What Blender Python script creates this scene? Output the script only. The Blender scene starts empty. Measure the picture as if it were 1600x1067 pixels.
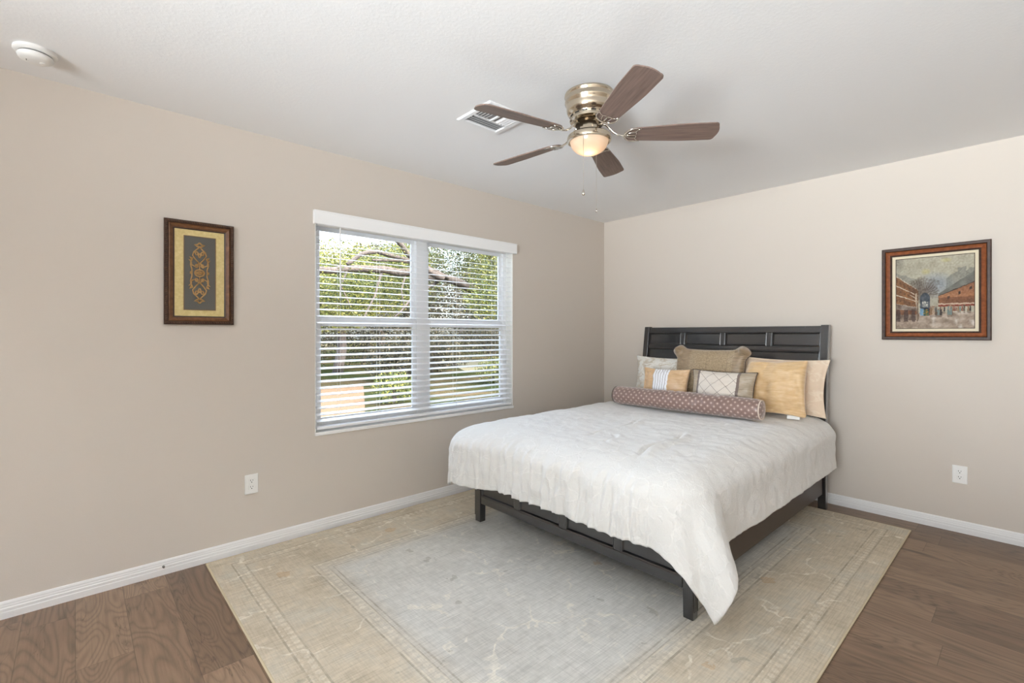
import bpy, bmesh, math, random
from mathutils import Vector, Matrix, noise
random.seed(7)
S = bpy.context.scene
COL = S.collection
PI = math.pi

# ------------------------------------------------------------------ camera
H = 2.6
cam_d = bpy.data.cameras.new('camera')
cam = bpy.data.objects.new('camera', cam_d); COL.objects.link(cam)
CAM = Vector((-4.42442, -3.28947, 1.34608))
cam.location = CAM
cam.rotation_euler = (PI/2, 0, -math.atan2(0.674876, 0.737931))
cam_d.sensor_width = 36.0
cam_d.lens = 746.0/1600.0*36.0
cam_d.shift_y = -12.5/1600.0
cam_d.clip_start = 0.02; cam_d.clip_end = 300
S.camera = cam

# ------------------------------------------------------------------ world, sun, exposure
S.view_settings.view_transform = 'Standard'
S.view_settings.look = 'None'
S.view_settings.exposure = 0.36
S.view_settings.gamma = 1.0
try: S.view_settings.use_curve_mapping = False
except Exception: pass
cy = S.cycles
cy.max_bounces = 12; cy.diffuse_bounces = 7; cy.glossy_bounces = 4; cy.transparent_max_bounces = 16
cy.sample_clamp_indirect = 6.0
cy.caustics_reflective = False; cy.caustics_refractive = False
cy.use_denoising = True
try: cy.denoiser = 'OPENIMAGEDENOISE'
except Exception: pass

w = bpy.data.worlds.new('sky'); S.world = w; w.use_nodes = True
wn = w.node_tree.nodes; wl = w.node_tree.links
sky = wn.new('ShaderNodeTexSky'); sky.sky_type = 'NISHITA'; sky.sun_disc = False
sky.sun_elevation = math.radians(48); sky.sun_rotation = math.radians(160); sky.air_density = 1.0; sky.dust_density = 2.0
bg = wn['Background']; bg.inputs['Strength'].default_value = 3.4
# brighter towards the zenith, like a thinly overcast sky
tc = wn.new('ShaderNodeTexCoord'); sx = wn.new('ShaderNodeSeparateXYZ'); wl.new(tc.outputs['Generated'], sx.inputs[0])
mr = wn.new('ShaderNodeMapRange'); mr.inputs[1].default_value = .10; mr.inputs[2].default_value = .55; mr.inputs[3].default_value = .16; mr.inputs[4].default_value = 1.0
wl.new(sx.outputs[2], mr.inputs[0])
mm_ = wn.new('ShaderNodeMix'); mm_.data_type = 'RGBA'; mm_.blend_type = 'MULTIPLY'; mm_.inputs[0].default_value = 1
hs = wn.new('ShaderNodeHueSaturation'); hs.inputs['Saturation'].default_value = .6; wl.new(sky.outputs[0], hs.inputs['Color']); wl.new(hs.outputs[0], mm_.inputs[6]); wl.new(mr.outputs[0], mm_.inputs[7]); wl.new(mm_.outputs[2], bg.inputs['Color'])

def light(name, kind, loc, energy, color=(1, 1, 1), direction=None, **kw):
    d = bpy.data.lights.new(name, kind); d.energy = energy; d.color = color
    for k, v in kw.items(): setattr(d, k, v)
    o = bpy.data.objects.new(name, d); COL.objects.link(o); o.location = loc
    if direction is not None:
        o.rotation_euler = Vector(direction).to_track_quat('-Z', 'Y').to_euler()
    return o
light('sun', 'SUN', (0, -5, 20), 1.9, (1.0, 0.93, 0.82), (-0.45, 0.62, -0.85), angle=0.01)
# daylight through the bedroom window: portal for the sky
p = light('window_portal', 'AREA', (-2.315, 0.16, 1.38), 1.0, (1, 1, 1), (0, -1, 0), shape='RECTANGLE', size=1.8, size_y=1.42)
p.data.cycles.is_portal = True
# added fill light behind the camera, tilted up to bounce off the ceiling
light('added_rear_fill', 'AREA', (-7.83, -3.4, 1.45), 330, (0.878, 0.947, 1.0), (1, -0.04, 0.80), shape="RECTANGLE", size=1.7, size_y=1.35, spread=math.radians(105))

# ------------------------------------------------------------------ helpers
def srgb(r, g, b):
    f = lambda c: c/12.92 if c <= .04045 else ((c+.055)/1.055)**2.4
    return (f(r/255), f(g/255), f(b/255), 1)

def mat(name, color=(.8, .8, .8, 1), rough=.5, metal=0.0, spec=.5, **kw):
    m = bpy.data.materials.new(name); m.use_nodes = True
    b = m.node_tree.nodes['Principled BSDF']
    b.inputs['Base Color'].default_value = color
    b.inputs['Roughness'].default_value = rough
    b.inputs['Metallic'].default_value = metal
    b.inputs['Specular IOR Level'].default_value = spec
    for k, v in kw.items(): b.inputs[k].default_value = v
    return m
class N:
    """tiny node builder"""
    def __init__(s, m): s.t = m.node_tree; s.b = s.t.nodes.get('Principled BSDF')
    def new(s, typ, **kw):
        n = s.t.nodes.new(typ)
        for k, v in kw.items():
            if k.startswith('i_'):
                key = k[2:].replace('_', ' ')
                n.inputs[int(key) if key.isdigit() else key].default_value = v
            else: setattr(n, k, v)
        return n
    def link(s, a, b): s.t.links.new(a, b)
    def coord(s, which='Object', scale=(1, 1, 1), rot=(0, 0, 0), loc=(0, 0, 0)):
        c = s.new('ShaderNodeTexCoord'); mp = s.new('ShaderNodeMapping')
        mp.inputs['Scale'].default_value = scale; mp.inputs['Rotation'].default_value = rot; mp.inputs['Location'].default_value = loc
        s.link(c.outputs[which], mp.inputs['Vector']); return mp.outputs[0]
    def noise(s, vec, scale=5, detail=4, rough=.5, dist=0):
        n = s.new('ShaderNodeTexNoise'); n.inputs['Scale'].default_value = scale; n.inputs['Detail'].default_value = detail
        n.inputs['Roughness'].default_value = rough; n.inputs['Distortion'].default_value = dist
        if vec is not None: s.link(vec, n.inputs['Vector'])
        return n
    def ramp(s, fac, stops, interp='LINEAR'):
        r = s.new('ShaderNodeValToRGB'); r.color_ramp.interpolation = interp
        e = r.color_ramp.elements
        while len(e) > 1: e.remove(e[0])
        e[0].position = stops[0][0]; e[0].color = stops[0][1]
        for p_, c_ in stops[1:]:
            x = e.new(p_); x.color = c_
        s.link(fac, r.inputs[0]); return r.outputs[0]
    def mix(s, fac, a, b, mode='MIX'):
        n = s.new('ShaderNodeMix', data_type='RGBA', blend_type=mode)
        for i, v in ((0, fac), (6, a), (7, b)):
            if hasattr(v, 'links') or hasattr(v, 'is_linked'): s.link(v, n.inputs[i])
            else: n.inputs[i].default_value = v
        return n.outputs[2]
    def math(s, op, a, b=None, c=None):
        n = s.new('ShaderNodeMath', operation=op)
        for i, v in enumerate((a, b, c)):
            if v is None: continue
            if hasattr(v, 'is_linked'): s.link(v, n.inputs[i])
            else: n.inputs[i].default_value = v
        return n.outputs[0]
    def sep(s, vec):
        n = s.new('ShaderNodeSeparateXYZ'); s.link(vec, n.inputs[0]); return n.outputs
    def bump(s, h, strength=.2, dist=.01):
        n = s.new('ShaderNodeBump'); n.inputs['Strength'].default_value = strength; n.inputs['Distance'].default_value = dist
        s.link(h, n.inputs['Height']); s.link(n.outputs[0], s.b.inputs['Normal'])
    def base(s, sock): s.link(sock, s.b.inputs['Base Color'])

KEEP = [False]      # keep the face directions as built
def g1(v): return (v, v, v, 1)

def tag(o, label=None, cat=None, group=None, kind=None):
    if label: o['label'] = label
    if cat: o['category'] = cat
    if group: o['group'] = group
    if kind: o['kind'] = kind
    return o
def thing(name, loc, label, cat, group=None):
    o = bpy.data.objects.new(name, None); COL.objects.link(o)
    o.location = loc; o.empty_display_size = .1
    return tag(o, label, cat, group)
def obj(name, bm, m, parent=None, smooth=False, angle=None, label=None):
    """link bm (given in world coordinates) as one mesh object"""
    me = bpy.data.meshes.new(name)
    if not KEEP[0]: bmesh.ops.recalc_face_normals(bm, faces=bm.faces)
    KEEP[0] = False
    bm.to_mesh(me); bm.free()
    for x in (m if isinstance(m, (list, tuple)) else [m]): me.materials.append(x)
    if smooth:
        me.polygons.foreach_set('use_smooth', [True]*len(me.polygons))
        if angle: me.set_sharp_from_angle(angle=math.radians(angle))
    o = bpy.data.objects.new(name, me); COL.objects.link(o)
    if parent is not None: attach(o, parent)
    if label: o['label'] = label
    return o
def world_loc(p):
    v = Vector(p.location)
    return v
def attach(o, p):
    o.parent = p
    if p.type == 'EMPTY':
        o.matrix_parent_inverse = (Matrix.Translation(p.location) @ p.rotation_euler.to_matrix().to_4x4()).inverted()
def struct(name, bm, m, parent=None, **k):
    o = obj(name, bm, m, parent, **k)
    if parent is None: o['kind'] = 'structure'
    return o
def BM(): return bmesh.new()
def box(bm, lo, hi, bev=0, seg=2, mi=0, M=None):
    lo = Vector(lo); hi = Vector(hi)
    r = bmesh.ops.create_cube(bm, size=1)
    vs = r['verts']
    for v in vs:
        v.co = Vector([(lo[i]+hi[i])/2 + v.co[i]*(hi[i]-lo[i]) for i in range(3)])
    fs = set(f for v in vs for f in v.link_faces)
    if bev:
        es = list(set(e for v in vs for e in v.link_edges))
        g = bmesh.ops.bevel(bm, geom=es, offset=bev, segments=seg, affect='EDGES', profile=.5)
        fs = set(g['faces']) | set(f for f in fs if f.is_valid)
        vs = list(set(v for f in fs for v in f.verts))
    for f in fs: f.material_index = mi
    if M is not None:
        for v in vs: v.co = M @ v.co
    return vs
def lathe(bm, prof, c=(0, 0, 0), seg=48, mi=0, M=None):
    rings = []
    for r, z in prof:
        if r < 1e-6: rings.append([bm.verts.new(Vector(c)+Vector((0, 0, z)))])
        else: rings.append([bm.verts.new(Vector(c)+Vector((r*math.cos(2*PI*i/seg), r*math.sin(2*PI*i/seg), z))) for i in range(seg)])
    for a, b in zip(rings, rings[1:]):
        for i in range(seg):
            j = (i+1) % seg
            if len(a) == 1 and len(b) == 1: continue
            if len(a) == 1: f = bm.faces.new((a[0], b[i], b[j]))
            elif len(b) == 1: f = bm.faces.new((a[i], a[j], b[0]))
            else: f = bm.faces.new((a[i], a[j], b[j], b[i]))
            f.material_index = mi
    if M is not None:
        for rg in rings:
            for v in rg: v.co = M @ v.co
def tube(bm, pts, r, seg=8, closed=False, flat=1.0, up=Vector((0, 0, 1)), mi=0, cap=True):
    pts = [Vector(p) for p in pts]; n = len(pts); rings = []
    for i, p in enumerate(pts):
        a = pts[(i-1) % n] if (closed or i > 0) else p
        b = pts[(i+1) % n] if (closed or i < n-1) else p
        t = (b-a).normalized()
        s = t.cross(up)
        if s.length < 1e-4: s = t.cross(Vector((1, 0, 0)))
        s.normalize(); u = s.cross(t).normalized()
        rr = r[i] if isinstance(r, (list, tuple)) else r
        rings.append([bm.verts.new(p + s*rr*math.cos(2*PI*k/seg) + u*rr*flat*math.sin(2*PI*k/seg)) for k in range(seg)])
    m = n if closed else n-1
    for i in range(m):
        A = rings[i]; B = rings[(i+1) % n]
        for k in range(seg):
            f = bm.faces.new((A[k], A[(k+1) % seg], B[(k+1) % seg], B[k])); f.material_index = mi
    if not closed and cap:
        for R_ in (rings[0], rings[-1]):
            f = bm.faces.new(R_); f.material_index = mi
def prism(bm, poly, ax, lo, hi, mi=0):
    """extrude a polygon of 2D points along axis ax between lo and hi"""
    def P(q, h):
        if ax == 0: return (h, q[0], q[1])
        if ax == 1: return (q[0], h, q[1])
        return (q[0], q[1], h)
    A = [bm.verts.new(P(q, lo)) for q in poly]; B = [bm.verts.new(P(q, hi)) for q in poly]
    n = len(poly)
    fs = [bm.faces.new((A[i], A[(i+1) % n], B[(i+1) % n], B[i])) for i in range(n)]
    fs += [bm.faces.new(A), bm.faces.new(B[::-1])]
    for f in fs: f.material_index = mi
def rect_ring(bm, profile, x0, x1, z0, z1, place):
    """mitred picture-frame moulding; profile = [(inset, height)...] closed loop, place(x, z, h) -> point"""
    cor = [(x0, z0, 1, 1), (x1, z0, -1, 1), (x1, z1, -1, -1), (x0, z1, 1, -1)]
    R = [[bm.verts.new(place(x+sx*i, z+sz*i, h)) for i, h in profile] for x, z, sx, sz in cor]
    n = len(profile)
    for c in range(4):
        A = R[c]; B = R[(c+1) % 4]
        for k in range(n):
            bm.faces.new((A[k], A[(k+1) % n], B[(k+1) % n], B[k]))
def smoothstep(a, b, x):
    t = min(1, max(0, (x-a)/(b-a))) if b != a else float(x > a)
    return t*t*(3-2*t)

# ------------------------------------------------------------------ materials of the shell
def wall_material():
    m = mat('greige_paint', srgb(205, 196, 186), .75, spec=.25); n = N(m)
    v = n.coord(); no = n.noise(v, 170, 3); n.bump(no.outputs[0], .06, .004); return m
def ceiling_material():
    m = mat('white_ceiling_paint', srgb(238, 238, 238), .85, spec=.2); n = N(m)
    v = n.coord(); no = n.noise(v, 55, 4, .6); r = n.ramp(no.outputs[0], [(.45, g1(0)), (.62, g1(1))]); n.bump(r, .075, .003); return m
def floor_material():
    m = mat('brown_oak_planks', rough=.42, spec=.4); n = N(m)
    v = n.coord('Object')
    x, y, z = n.sep(v)
    row = n.math('FLOOR', n.math('DIVIDE', n.math('ADD', x, 4.424), .184))
    wnz = n.new('ShaderNodeTexWhiteNoise', noise_dimensions='1D'); n.link(row, wnz.inputs['W'])
    yy = n.math('DIVIDE', n.math('ADD', y, n.math('MULTIPLY', wnz.outputs[0], 1.22)), 1.22)
    seg = n.math('FLOOR', yy)
    wn2 = n.new('ShaderNodeTexWhiteNoise', noise_dimensions='2D')
    cb = n.new('ShaderNodeCombineXYZ'); n.link(row, cb.inputs[0]); n.link(seg, cb.inputs[1]); n.link(cb.outputs[0], wn2.inputs['Vector'])
    rnd = wn2.outputs[0]
    # grain coordinates, shifted per plank
    cg = n.new('ShaderNodeCombineXYZ')
    n.link(n.math('ADD', n.math('MULTIPLY', x, 5.5), n.math('MULTIPLY', rnd, 31.0)), cg.inputs[0])
    n.link(n.math('ADD', n.math('MULTIPLY', y, .95), n.math('MULTIPLY', rnd, 17.0)), cg.inputs[1])
    n.link(n.math('MULTIPLY', rnd, 9.0), cg.inputs[2])
    big = n.noise(cg.outputs[0], .8, 2, .45, .5)
    rings = n.math('FRACT', n.math('MULTIPLY', big.outputs[0], 30.0))
    tri = n.math('ABSOLUTE', n.math('SUBTRACT', rings, .5))
    fine = n.noise(cg.outputs[0], 5.0, 3, .55)
    cf = n.new('ShaderNodeCombineXYZ'); n.link(n.math('MULTIPLY', x, 120.0), cf.inputs[0]); n.link(n.math('MULTIPLY', y, 4.0), cf.inputs[1]); n.link(rnd, cf.inputs[2])
    fib = n.noise(cf.outputs[0], 1.0, 3, .6)
    tone = n.ramp(rnd, [(0, srgb(112, 91, 74)), (.5, srgb(127, 104, 85)), (1, srgb(142, 118, 97))])
    g = n.ramp(tri, [(.0, g1(.74)), (.22, g1(.98)), (.5, g1(1.08))])
    c = n.mix(1.0, tone, g, 'MULTIPLY')
    c = n.mix(1.0, c, n.ramp(fine.outputs[0], [(.3, g1(.88)), (.5, g1(1.0)), (.75, g1(1.06))]), 'MULTIPLY')
    c = n.mix(1.0, c, n.ramp(fib.outputs[0], [(.3, g1(.86)), (.6, g1(1.05))]), 'MULTIPLY')
    knot = n.noise(cg.outputs[0], 2.3, 1, .4)
    c = n.mix(n.ramp(knot.outputs[0], [(.70, g1(0)), (.78, g1(.75))]), c, srgb(66, 52, 42))
    ck = n.new('ShaderNodeCombineXYZ'); n.link(n.math('ADD', n.math('MULTIPLY', x, 15.0), n.math('MULTIPLY', rnd, 40.0)), ck.inputs[0]); n.link(n.math('ADD', n.math('MULTIPLY', y, 2.2), n.math('MULTIPLY', rnd, 23.0)), ck.inputs[1])
    cn = n.noise(ck.outputs[0], 1.0, 3, .6, .8)
    crack = n.ramp(n.math('ABSOLUTE', n.math('SUBTRACT', cn.outputs[0], .5)), [(.0, g1(1)), (.014, g1(0))])
    cm = n.ramp(n.noise(ck.outputs[0], .6, 2).outputs[0], [(.52, g1(0)), (.60, g1(.6))])
    c = n.mix(n.math('MULTIPLY', crack, cm), c, srgb(58, 44, 34))
    # seams
    fx = n.math('FRACT', n.math('DIVIDE', n.math('ADD', x, 4.424), .184))
    fy = n.math('FRACT', yy)
    ex = n.math('MINIMUM', fx, n.math('SUBTRACT', 1.0, fx)); ey = n.math('MINIMUM', fy, n.math('SUBTRACT', 1.0, fy))
    sm = n.math('MINIMUM', n.math('MULTIPLY', ex, .184), n.math('MULTIPLY', ey, 1.22))
    s_ = n.ramp(n.math('MULTIPLY', sm, 100.0), [(.06, g1(.55)), (.16, g1(1))])
    c = n.mix(1.0, c, s_, 'MULTIPLY')
    n.base(c); n.bump(n.math('ADD', n.math('MULTIPLY', fib.outputs[0], .3), s_), .12, .004)
    return m
M_wall = wall_material(); M_ceil = ceiling_material(); M_floor = floor_material()
M_trim = mat('white_gloss_trim', srgb(232, 231, 230), .35)
M_vinyl = mat('white_vinyl', srgb(240, 240, 240), .3)
M_return = mat('white_window_reveal', srgb(238, 237, 232), .6)

# ------------------------------------------------------------------ room shell
X0, Y0 = -7.9, -5.0           # far corners behind the camera
T = .14
WX0, WX1, WZ0, WZ1 = -3.226, -1.406, .655, 2.172
bm = BM()
box(bm, (X0-T, 0, 0), (WX0, T, H)); box(bm, (WX1, 0, 0), (T, T, H))
box(bm, (WX0, 0, 0), (WX1, T, WZ0)); box(bm, (WX0, 0, WZ1), (WX1, T, H))
struct('wall_left', bm, M_wall)
bm = BM(); box(bm, (0, Y0-T, 0), (T, 0, H)); struct('wall_back', bm, M_wall)
RY0, RY1, RZ0, RZ1 = -4.25, -2.55, .75, 2.15  # opening for the added rear window
bm = BM()
box(bm, (X0-T, Y0-T, 0), (X0, RY0, H)); box(bm, (X0-T, RY1, 0), (X0, 0, H))
box(bm, (X0-T, RY0, 0), (X0, RY1, RZ0)); box(bm, (X0-T, RY0, RZ1), (X0, RY1, H))
struct('wall_front', bm, M_wall)
bm = BM(); box(bm, (X0, Y0-T, 0), (0, Y0, H)); struct('wall_right', bm, M_wall)
bm = BM(); box(bm, (X0-T, Y0-T, -.12), (T, T, 0)); struct('floor', bm, M_floor)
bm = BM(); box(bm, (X0-T, Y0-T, H), (T, T, H+.3)); struct('ceiling', bm, M_ceil)
bp = [(0, 0), (.0155, 0), (.0155, .030), (.0145, .033), (.0135, .034), (.0135, .047), (.0115, .050), (.0105, .052), (.0105, .058), (.0085, .064), (.0085, .070), (.006, .077), (.003, .080), (0, .080)]
bm = BM(); prism(bm, [(-a_, z_) for a_, z_ in bp], 0, X0, 0); struct('baseboard_left', bm, M_trim)
bm = BM(); prism(bm, [(-a_, z_) for a_, z_ in bp], 1, Y0, -.0155); struct('baseboard_back', bm, M_trim)
bm = BM(); prism(bm, [(X0+a_, z_) for a_, z_ in bp], 1, Y0, -.0155); struct('baseboard_front', bm, M_trim)
bm = BM(); prism(bm, [(Y0+a_, z_) for a_, z_ in bp], 0, X0+.0155, -.0155); struct('baseboard_right', bm, M_trim)

# ------------------------------------------------------------------ windows
def glass_material():
    m = bpy.data.materials.new('window_glass'); m.use_nodes = True; t = m.node_tree; t.nodes.clear()
    o = t.nodes.new('ShaderNodeOutputMaterial'); mx = t.nodes.new('ShaderNodeMixShader'); tr = t.nodes.new('ShaderNodeBsdfTransparent')
    gl = t.nodes.new('ShaderNodeBsdfGlossy'); gl.inputs['Roughness'].default_value = .02
    fr = t.nodes.new('ShaderNodeFresnel'); fr.inputs[0].default_value = 1.3
    tr.inputs[0].default_value = (.96, .97, .96, 1)
    t.links.new(fr.outputs[0], mx.inputs[0]); t.links.new(tr.outputs[0], mx.inputs[1]); t.links.new(gl.outputs[0], mx.inputs[2]); t.links.new(mx.outputs[0], o.inputs[0])
    return m
M_glass = glass_material()
def make_window(name, x0, x1, z0, z1, yf, yo, xm, turn=None):
    """two single-hung units mulled together; yf frame face (room side), yo outer"""
    s = 1 if yo > yf else -1
    lo, hi = min(yf, yo), max(yf, yo)
    fw = .045
    bm = BM()
    box(bm, (x0, lo, z0), (x0+fw, hi, z1), .004); box(bm, (x1-fw, lo, z0), (x1, hi, z1), .004)
    box(bm, (x0+fw, lo, z1-fw), (x1-fw, hi, z1), .004); box(bm, (x0+fw, lo, z0), (x1-fw, hi, z0+fw), .004)
    box(bm, (xm-.052, lo, z0+fw), (xm+.052, hi, z1-fw), .004)
    W = struct(name, bm, M_vinyl)
    zm = 1.432 if s > 0 else (z0+z1)/2
    for a_, b_ in ((x0+fw, xm-.052), (xm+.052, x1-fw)):
        for k, (za, zb) in enumerate(((z0+fw, zm+.02), (zm-.02, z1-fw))):
            y1_ = yf + s*(.006 if k == 0 else .030); y2_ = y1_ + s*.022
            l2, h2 = min(y1_, y2_), max(y1_, y2_)
            bm = BM(); q = .030
            zt = .054
            box(bm, (a_, l2, za), (a_+q, h2, zb), .003); box(bm, (b_-q, l2, za), (b_, h2, zb), .003)
            box(bm, (a_+q, l2, zb-zt), (b_-q, h2, zb), .003); box(bm, (a_+q, l2, za), (b_-q, h2, za+zt), .003)
            sash = obj('sash', bm, M_vinyl, W)
            bm = BM(); ym = (l2+h2)/2
            box(bm, (a_+q, ym-.002, za+zt), (b_-q, ym+.002, zb-zt)); obj('glass_pane', bm, M_glass, sash)
    if turn is not None: W.matrix_world = turn
    return W
make_window('window_1', WX0, WX1, WZ0, WZ1, .085, .14, -2.335)
make_window('added_rear_window', -.85, .85, RZ0, RZ1, .085, .14, 0, Matrix.Translation((X0, -3.4, 0)) @ Matrix.Rotation(PI/2, 4, 'Z'))  # unseen window added behind the camera to go with the fill light
# reveal lining and sill of the bedroom window
bm = BM()
box(bm, (WX0, .001, WZ0+.02), (WX0+.006, .085, WZ1)); box(bm, (WX1-.006, .001, WZ0+.02), (WX1, .085, WZ1)); box(bm, (WX0+.006, .001, WZ1-.006), (WX1-.006, .085, WZ1))
struct('trim_1', bm, M_return)
bm = BM(); box(bm, (WX0-.002, -.012, WZ0-.004), (WX1+.002, .085, WZ0+.018), .003); struct('trim_2', bm, mat('white_stone_sill', srgb(246, 246, 244), .25))

# ------------------------------------------------------------------ window blind
M_slat = mat('white_faux_wood', srgb(244, 244, 244), .4)
M_cord = mat('white_cord', srgb(235, 235, 232), .8)
blind = thing('window_blind', (-2.316, -.02, 2.10), 'white two-inch horizontal slat blind under a flat valance covering the double window', 'blind')
bm = BM(); box(bm, (-3.240, -.030, 2.088), (-1.378, -.014, 2.182), .003); box(bm, (-3.240, -.014, 2.088), (-3.228, .0, 2.182), .002); box(bm, (-1.390, -.014, 2.088), (-1.378, .0, 2.182), .002)
box(bm, (-3.240, -.034, 2.170), (-1.378, -.03, 2.178), .001); obj('valance', bm, M_slat, blind)
bm = BM(); box(bm, (-3.212, -.004, 2.088), (-1.420, .056, 2.135), .003); obj('headrail', bm, M_slat, blind)
zt, zb_, ns = 2.052, .745, 30
slat_bm = BM()
tilt = math.radians(12)
for i in range(2):
    pass
prof = []
for k in range(9):
    t_ = -1+2*k/8; prof.append((t_*.025, 0.0018*(1-t_*t_)))
poly = [(y_, z_+.0010) for y_, z_ in prof] + [(y_, z_-.0010) for y_, z_ in prof[::-1]]
c_, s_ = math.cos(tilt), math.sin(tilt)
poly = [(y_*c_-z_*s_, y_*s_+z_*c_) for y_, z_ in poly]
prism(slat_bm, poly, 0, -3.210, -1.422)
first = None
for i in range(ns):
    z_ = zt + (zb_-zt)*i/(ns-1)
    if first is None:
        first = obj('slat', slat_bm, M_slat, blind); o = first
    else:
        o = first.copy(); COL.objects.link(o)
    o.location = (0, .026, z_)
bm = BM(); box(bm, (-3.210, .001, .688), (-1.422, .051, .706), .004); obj('bottom_rail', bm, M_slat, blind)
for xc in (-3.05, -2.75, -2.05, -1.62):
    bm = BM()
    for yy in (.0, .052): tube(bm, [(xc, yy, 2.07), (xc, yy, .70)], .0009, 5)
    obj('ladder_cord', bm, M_cord, blind)
bm = BM(); tube(bm, [(-3.055, -.010, 2.085), (-3.055, -.012, 1.62)], .0052, 8); tube(bm, [(-3.055, -.012, 1.62), (-3.055, -.012, 1.60)], .0065, 8); obj('tilt_wand', bm, mat('clear_white_wand', srgb(240, 240, 240), .2), blind)
bm = BM(); tube(bm, [(-1.50, -.008, 2.085), (-1.50, -.008, 1.30)], .0022, 6); lathe(bm, [(0, 0), (.006, .004), (.005, .03), (0, .036)], (-1.50, -.008, 1.265), 10); obj('lift_cord', bm, M_cord, blind)

# ------------------------------------------------------------------ outdoors
def leaf_mat(name, a_, b_, c_):
    m = mat(name, rough=.55, spec=.3); n = N(m)
    gi = n.new('ShaderNodeNewGeometry')
    n.base(n.ramp(gi.outputs['Random Per Island'], [(0, a_), (.55, b_), (1, c_)]))
    n.b.inputs['Subsurface Weight'].default_value = 0
    t = m.node_tree
    tr = t.nodes.new('ShaderNodeBsdfTranslucent'); mx = t.nodes.new('ShaderNodeMixShader'); mx.inputs[0].default_value = .3
    rp = n.ramp(gi.outputs['Random Per Island'], [(0, a_), (.55, b_), (1, c_)])
    t.links.new(rp, tr.inputs[0])
    out = t.nodes['Material Output']
    t.links.new(n.b.outputs[0], mx.inputs[1]); t.links.new(tr.outputs[0], mx.inputs[2]); t.links.new(mx.outputs[0], out.inputs[0])
    return m
L_oak = leaf_mat('oak_leaves', srgb(32, 40, 20), srgb(74, 84, 38), srgb(140, 134, 66))
L_dark = leaf_mat('dark_leaves', srgb(30, 28, 22), srgb(54, 54, 36), srgb(104, 92, 66))
L_yel = leaf_mat('yellow_green_leaves', srgb(54, 64, 24), srgb(104, 106, 40), srgb(150, 140, 80))
M_bark = mat('grey_brown_bark', rough=.9); n = N(M_bark); v = n.coord('Object', (3, 3, 1)); no = n.noise(v, 6, 5, .65)
n.base(n.ramp(no.outputs[0], [(.3, srgb(40, 34, 30)), (.6, srgb(76, 66, 58)), (.8, srgb(100, 90, 80))])); n.bump(no.outputs[0], .8, .05)
def leaves(bm, rng, c, rad, nl, size):
    c = Vector(c)
    for _ in range(nl):
        d = Vector((rng.gauss(0, 1), rng.gauss(0, 1), rng.gauss(0, 1))).normalized()
        rr = rng.random()**.45
        p_ = c + Vector((d.x*rad[0], d.y*rad[1], d.z*rad[2]))*rr
        a_ = Vector((rng.gauss(0, 1), rng.gauss(0, 1), rng.gauss(0, .6))).normalized()
        b_ = a_.cross(Vector((rng.gauss(0, 1), rng.gauss(0, 1), rng.gauss(0, 1)))).normalized()
        s_ = size*(.6+.8*rng.random())
        vs = [bm.verts.new(p_ + a_*s_*x_ + b_*s_*y_) for x_, y_ in ((-.6, 0), (-.1, .32), (.6, 0), (-.1, -.32))]
        bm.faces.new(vs)
def tree(name, loc, trunk, clusters, nl, size, lm, label, cat, seed, group=None):
    rng = random.Random(seed)
    t_ = thing(name, loc, label, cat, group)
    L = Vector(loc)
    bm = BM()
    for pts, r0, r1 in trunk:
        pts = [Vector(p_)+L for p_ in pts]
        # subdivide with a wobble
        q = []
        for a_, b_ in zip(pts, pts[1:]):
            for k in range(4):
                w_ = a_.lerp(b_, k/4); w_ += Vector(noise.noise_vector(w_*1.7))*min(.12, r0)
                q.append(w_)
        q.append(pts[-1])
        tube(bm, q, [r0+(r1-r0)*i/(len(q)-1) for i in range(len(q))], 9)
    obj('trunk', bm, M_bark, t_, smooth=True)
    bm = BM()
    tot = sum(c_[3]*c_[4] for c_ in clusters)
    for (x_, y_, z_, rx, rz) in clusters:
        leaves(bm, rng, L+Vector((x_, y_, z_)), (rx, rx, rz), int(nl*rx*rz/tot), size)
    KEEP[0] = True
    obj('foliage', bm, lm, t_)
    return t_
GZ = -.25
def ground_material():
    m = mat('dry_lawn', rough=.95, spec=0); n = N(m); v = n.coord()
    a_ = n.noise(v, .45, 4, .6); b_ = n.noise(v, 14, 4, .7)
    c = n.ramp(a_.outputs[0], [(.40, srgb(34, 39, 20)), (.52, srgb(48, 46, 28)), (.62, srgb(68, 58, 42))])
    n.base(n.mix(1, c, n.ramp(b_.outputs[0], [(.3, g1(.62)), (.7, g1(1.15))]), 'MULTIPLY')); return m
bm = BM(); box(bm, (-40, .3, GZ-.3), (70, 120, GZ)); struct('lawn', bm, ground_material())
bm = BM(); box(bm, (-30, -40, GZ-.3), (30, .3, GZ-.02)); struct('yard_ground', bm, ground_material())
bm = BM()
prism(bm, [(-4, 5.0), (-.5, 5.0), (.3, 6.7), (.9, 8.0), (2.1, 10.6), (.6, 10.9), (-4, 10.3)], 2, GZ, GZ+.02); struct('sandy_path', bm, mat('pale_sand', srgb(84, 69, 54), .95, spec=0))
bm = BM()
prism(bm, [(7.5, 12.5), (9.0, 12.0), (12.5, 17), (16, 30), (12.0, 30), (10.2, 18)], 2, GZ, GZ+.02); struct('pale_driveway', bm, mat('pale_concrete', srgb(84, 80, 64), .95, spec=0))
def hz(px_slope, y): return CAM.x + px_slope*(y-CAM.y)
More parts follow.
